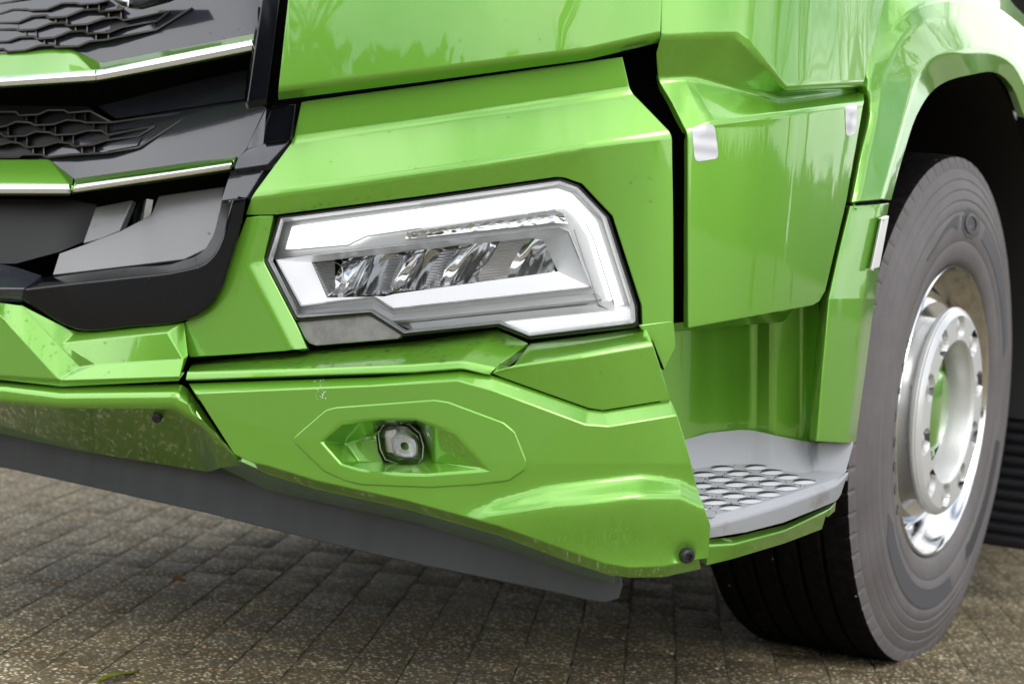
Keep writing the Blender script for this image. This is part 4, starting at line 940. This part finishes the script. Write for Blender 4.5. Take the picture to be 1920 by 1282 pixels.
# upright blade and the blocks beneath it
rows('grille_blade', [[(500, -460, .03), (508, -460, .036), (552, -460, .036), (560, -460, .0)], [(486, 0, .03), (492, 0, .038), (524, 0, .038), (529, 0, .012)], [(459, 192, .03), (464, 193, .038), (500, 187, .038), (508, 186, .012)], [(462, 203, .024), (466, 203, .032), (500, 196, .032), (506, 194, .01)]], GLOSSBLK, grille, bev=2, cut=14, hem=.02)
sheet('grille_block', [(511, 200, .006), (553, 197, .006), (543, 262, .006), (494, 268, .006), (499, 235, .006)], GLOSSBLK, grille, cut=14)
sheet('grille_block', [(499, 205, -.014), (493, 272, -.006), (464, 279, -.006), (468, 268, -.012)], GREYPL, grille, cut=14)
sheet('grille_block', [(495, 271, .0), (541, 264, .0), (501, 307, .018), (440, 316, .018), (447, 297, .010), (464, 281, .002)], GREYPL, grille, cut=14)
sheet('grille_block', [(497, 311, .004), (462, 369, .022), (416, 375, .022), (433, 321, .004)], GREYPL, grille, cut=14)
# lower opening: mesh, satin plates and the round-cornered frame
sheet('mesh_panel', [(-420, 372, -.05), (130, 374, -.05), (182, 384, -.05), (160, 452, -.05), (112, 472, -.03), (30, 494, -.03), (-420, 500, -.03)], MESHM, grille, cut=20, hem=0)
sheet('slot_backing', [(-420, 360, -.07), (440, 320, -.06), (430, 470, -.06), (-420, 520, -.07)], DEEP, grille, cut=30, hem=0)
sheet('satin_plate', [(180, 390, -.042), (246, 377, -.042), (223, 432, -.028), (190, 446, -.028), (157, 455, -.028)], SATIN, grille, cut=20, hem=.01)
sheet('satin_plate', [(298, 369, -.034), (418, 352, -.034), (410, 400, -.022), (400, 440, -.014), (385, 466, -.006), (345, 485, .0), (100, 514, .002), (112, 476, -.012), (152, 462, -.02), (226, 434, -.024), (284, 404, -.03)], SATIN, grille, cut=20, hem=.01)
sheet('air_flap', [(247, 400, -.05), (268, 374, -.052), (278, 372, -.052), (256, 420, -.05), (250, 424, -.05)], GLOSSBLK, grille, cut=30, hem=.01)
rows('air_flap', [[(271, 376, -.05), (274, 374, -.03)], [(262, 418, -.05), (268, 412, -.03)]], BRUSH, grille, bev=0, cut=30, hem=.01)
inner = [(418, 378), (410, 404), (403, 432), (392, 458), (372, 477), (345, 487), (240, 500), (100, 517), (78, 520)]
ledge = [(436, 376), (428, 404), (420, 440), (408, 468), (384, 494), (345, 506), (240, 520), (120, 533), (46, 542)]
outer = [(461, 373), (456, 402), (432, 488), (406, 556), (374, 588), (342, 601), (250, 611), (146, 617), (43, 562)]
outer2 = [(464, 373), (459, 403), (435, 490), (410, 560), (378, 593), (345, 606), (250, 616), (140, 622), (41, 567)]
dens = lambda L_: catmull(np.array(L_, float), 4).tolist()
rows('grille_frame', [[(*p, .0) for p in dens(inner)], [(*p, .052) for p in dens(ledge)], [(*p, .048) for p in dens(outer)], [(*p, .02) for p in dens(outer2)]], GLOSSBLK, grille, bev=4, cut=14, minang=12)
panel('grille_frame_end', dict(a=(-420, 492, .0), b=(0, 496, .0), c=(28, 501, .005), d=(75, 516, .012), e=(43, 541, .054), f=(-420, 538, .054), g=(40, 565, .045), h=(-420, 560, .045)), ['a b c d e f', 'f e g h'], GREYPL, grille, bev=3, cut=16)
sheet('frame_foot', [(100, 622, .012), (350, 601, .012), (352, 606, .004), (148, 625, .004)], PAINT, grille, cut=30, hem=0)
# ------------------------------------------------------------------ water drops and a scuff on the paint
def drops(parent, specs):
    bm = bmesh.new()
    base = bmesh.new(); bmesh.ops.create_icosphere(base, subdivisions=2, radius=1); bv = [v.co.copy() for v in base.verts]; bf = [[v.index for v in f.verts] for f in base.faces]; base.free()
    for o, poly, count, smin, smax in specs:
        t = caster(o); xs2 = [p[0] for p in poly]; ys2 = [p[1] for p in poly]; k = tries = 0
        while k < count and tries < count*30:
            tries += 1; x, y = random.uniform(min(xs2), max(xs2)), random.uniform(min(ys2), max(ys2))
            if not inside(x, y, poly): continue
            h = cast(t, x, y)
            if not h: continue
            k += 1; r = smin+(smax-smin)*random.random()**3; q = h[1].to_track_quat('Z', 'Y').to_matrix() @ Matrix.Rotation(random.random()*6.28, 3, 'Z')
            el = random.uniform(1, 1.5); start = len(bm.verts); vs = [bm.verts.new(q @ Vector((c.x*r*el, c.y*r, c.z*r*.42))+h[0]) for c in bv]
            for f in bf: bm.faces.new([vs[i] for i in f])
    return tag(finish(bm, 'water_drops', WATER, parent, 80, False), kind='stuff')
fr_ = [o for o in grille.children if o.name.startswith(('grille_frame', 'grille_plate', 'satin_plate'))]
drops(grille, [(o, [(0, 60), (520, 0), (520, 560), (0, 620)], 16 if 'frame' not in o.name else 34, .0008, .0026) for o in fr_])
drops(truck, [(bumper_top, [(580, 660), (775, 642), (925, 622), (975, 645), (900, 676), (580, 690), (365, 694), (380, 682)], 220, .0010, .0042),
    (centre_top, [(0, 575), (40, 580), (150, 690), (118, 708), (0, 600)], 40, .0012, .0032), (centre_top, [(130, 640), (345, 605), (330, 706), (120, 710)], 30, .0008, .002),
    (corner, [(560, 265), (1180, 180), (1250, 250), (480, 362)], 16, .0008, .0022), (corner, [(1130, 280), (1255, 260), (1258, 590), (1205, 560)], 22, .0006, .0022), (corner, [(500, 396), (700, 368), (780, 362), (520, 402)], 30, .001, .0026),
    (bumper_corner, [(380, 740), (1250, 790), (1320, 1040), (700, 930), (450, 850)], 20, .0006, .0018), (door, [(1295, 260), (1600, 200), (1540, 560), (1295, 605)], 40, .0005, .0016),
    (side_fill, [(463, 410), (510, 408), (492, 490), (550, 640), (420, 640)], 24, .0008, .002), (bumper_upper, [(1000, 650), (1210, 620), (1240, 740), (960, 700)], 16, .0008, .0022), (front_panel, [(540, 60), (1230, 0), (1230, 70), (530, 180)], 20, .0006, .0016)])
SCUFF = mat('white_scuff', (.7, .7, .68), .7)
bm = bmesh.new(); t = caster(bumper_corner)
for k in range(26):
    x, y = 604+random.gauss(0, 6)-k*.25, 712+k*1.5; h = cast(t, x, y)
    if not h: continue
    s = random.uniform(.0003, .0011); q = h[1].to_track_quat('Z', 'Y').to_matrix()
    bm.faces.new([bm.verts.new(q @ Vector((s*math.cos(a)*random.uniform(.6, 1.6), s*math.sin(a)*random.uniform(.6, 1.6), .0003))+h[0]) for a in np.linspace(0, 6.283, 8)[:-1]])
finish(bm, 'scuff', SCUFF, bumper, wn_mod=False)

# ------------------------------------------------------------------ small things on the paving
def leaf(name, px, py, px2, py2, wid, col, label, cat):
    a, b = Vector(onplane(px, py, 'z', .004)), Vector(onplane(px2, py2, 'z', .004)); d = b-a; s = Vector((-d.y, d.x, 0)).normalized(); bm = bmesh.new(); n = 8; rr = []
    for i in range(n+1):
        t = i/n; wd = wid*math.sin(math.pi*min(1, t*.93+.04))**.8*(.55 if t > .75 else 1); c = a+d*t+Vector((0, 0, .003*math.sin(t*5)))
        rr.append([bm.verts.new(c-s*wd-a+Vector((0, 0, .006))), bm.verts.new(c-a), bm.verts.new(c+s*wd-a+Vector((0, 0, .004)))])
    for i in range(n):
        for k in range(2): bm.faces.new((rr[i][k], rr[i][k+1], rr[i+1][k+1], rr[i+1][k]))
    m = mat(name+'_skin', col, .45); add_noise(m, tuple(c*.6 for c in col), col, 60); o = finish(bm, name, m, None, 60, False); o.location = a
    return tag(o, label, cat)
leaf('leaf', 185, 1281, 262, 1256, .013, (.16, .19, .02), 'small curled yellow green leaf lying on the pavers at the front edge', 'leaf')
leaf('petal', 324, 1092, 348, 1087, .005, (.45, .12, .03), 'tiny orange petal lying on the shaded pavers in front of the skirt', 'petal')

# ------------------------------------------------------------------ trees and hedges round the yard (mirrored in the paint; the tall hedges are added to darken it)
BARK = mat('bark', (.07, .06, .045), .9); LEAFM = mat('hedge_leaves', (.030, .055, .018), .6)
def bare_tree(x, y, h, seed, label):
    rnd = random.Random(seed); t = empty('bare_tree', (x, y, 0)); bmT, bmB = bmesh.new(), bmesh.new()
    def seg(bm, a, b, r0, r1):
        d = (b-a).normalized(); q = d.to_track_quat('Z', 'Y').to_matrix(); A_, B_ = [], []
        for i in range(5):
            c = Vector((math.cos(i*1.2566), math.sin(i*1.2566), 0)); A_.append(bm.verts.new(a+q @ c*r0)); B_.append(bm.verts.new(b+q @ c*r1))
        for i in range(5): bm.faces.new((A_[i], A_[(i+1) % 5], B_[(i+1) % 5], B_[i]))
    def grow(bm, a, d, l, r, lev):
        p = a
        for k in range(3):
            q = p+d*l/3; seg(bm, p, q, r, r*.88); p = q; r *= .88; d = (d+Vector((rnd.gauss(0, .13), rnd.gauss(0, .13), rnd.gauss(.04, .08)))).normalized()
            if lev > 0 and k > 0 or (lev > 0 and lev < 5 and k == 0):
                e = (d+Vector((rnd.gauss(0, .75), rnd.gauss(0, .75), rnd.uniform(-.1, .6)))).normalized(); grow(bmB, p, e, l*rnd.uniform(.55, .8), r*.60, lev-1)
        if lev > 0: grow(bmB, p, (d+Vector((rnd.gauss(0, .4), rnd.gauss(0, .4), .1))).normalized(), l*.75, r*.8, lev-1)
    grow(bmT, Vector((0, 0, -.05)), Vector((0, 0, 1)), h*.30, h*.028, 5)
    finish(bmT, 'trunk', BARK, t, 60, False); finish(bmB, 'branches', BARK, t, 60, False)
    return tag(t, label, 'tree', 'bare trees round the yard')
def hedge(x, y, lx, ly, h, seed, label, count=2600, big=1.0):
    rnd = random.Random(seed); bm = bmesh.new()
    tops = lambda u: h*(.80+.14*math.sin(u*lx*.55+seed)*math.cos(u*lx*.23+seed*2)+.06*math.sin(u*lx*1.9))
    n = 40; A_, B_, C_, D_ = [], [], [], []
    along = lx > ly
    for i in range(n+1):
        u = -1+2*i/n; t = tops(u)*.9
        for R_, sx, z_ in ((A_, -.8, -.05), (B_, -.7, t), (C_, .7, t), (D_, .8, -.05)):
            R_.append(bm.verts.new((u*lx/2, sx*ly/2, z_) if along else (sx*lx/2, u*ly/2, z_)))
    for i in range(n):
        for P_, Q_ in ((A_, B_), (B_, C_), (C_, D_)): bm.faces.new((P_[i], P_[i+1], Q_[i+1], Q_[i]))
    for k in range(count):
        u, v, w_ = rnd.uniform(-1, 1), rnd.choice((-1, 1))*rnd.uniform(.6, 1), rnd.random()**.8
        c = Vector((u*lx/2, v*ly/2, 0)) if along else Vector((v*lx/2, u*ly/2, 0))
        c.z = w_*tops(u)*(1+rnd.gauss(0, .05)); sz = rnd.uniform(.10, .24)*big; q = Matrix.Rotation(rnd.random()*6, 3, (rnd.gauss(0, 1), rnd.gauss(0, 1), rnd.gauss(0, 1)+.01))
        bm.faces.new([bm.verts.new(c+q @ Vector(p)*sz) for p in ((-1, -.6, 0), (1, -.5, .1), (.8, .6, 0), (-.7, .7, .1))])
    o = finish(bm, 'hedge', LEAFM, None, 60, False); o.location = (x, y, 0); return tag(o, label, 'hedge')
bare_tree(12.6, 4.3, 9, 3, 'bare tree with thick trunk mirrored in the green door, nearest the sticker')
bare_tree(13.5, 15.5, 10, 8, 'bare tree with spreading branches mirrored in the upper door')
bare_tree(10.5, 17.0, 9, 12, 'bare slender tree mirrored at the rear edge of the door')
bare_tree(17.0, 12.0, 11, 17, 'bare tree mirrored beside the corner of the upper door')
bare_tree(-9, -16, 11, 21, 'bare tree standing across the yard before the grille')
bare_tree(4, -20, 12, 31, 'bare tree standing far across the yard behind the viewer')
hedge(14, 31, 34, 3, 2.5, 5, 'dark evergreen hedge mirrored low in the green door', 5000, 1.2)
hedge(34, 8, 3, 44, 2.6, 2, 'dark evergreen hedge along the side of the yard', 5000, 1.2)
hedge(-20, -25, 30, 4, 5.4, 9, 'unseen tall evergreen hedge before the truck, added to darken its front reflections', 4500, 1.8)  # added out of view, sized so the front panels mirror a dark horizon
hedge(12, -29, 34, 4, 5.2, 6, 'unseen tall evergreen hedge behind the viewer, added to darken the front paint', 5000, 1.8)  # added too, its height set to dim the upper front panel's reflection
hedge(-30, -2, 4, 44, 4.0, 4, 'unseen tall evergreen hedge on the far side, added to darken paint reflections', 5000, 1.6)  # added out of view for dark reflections from the far side
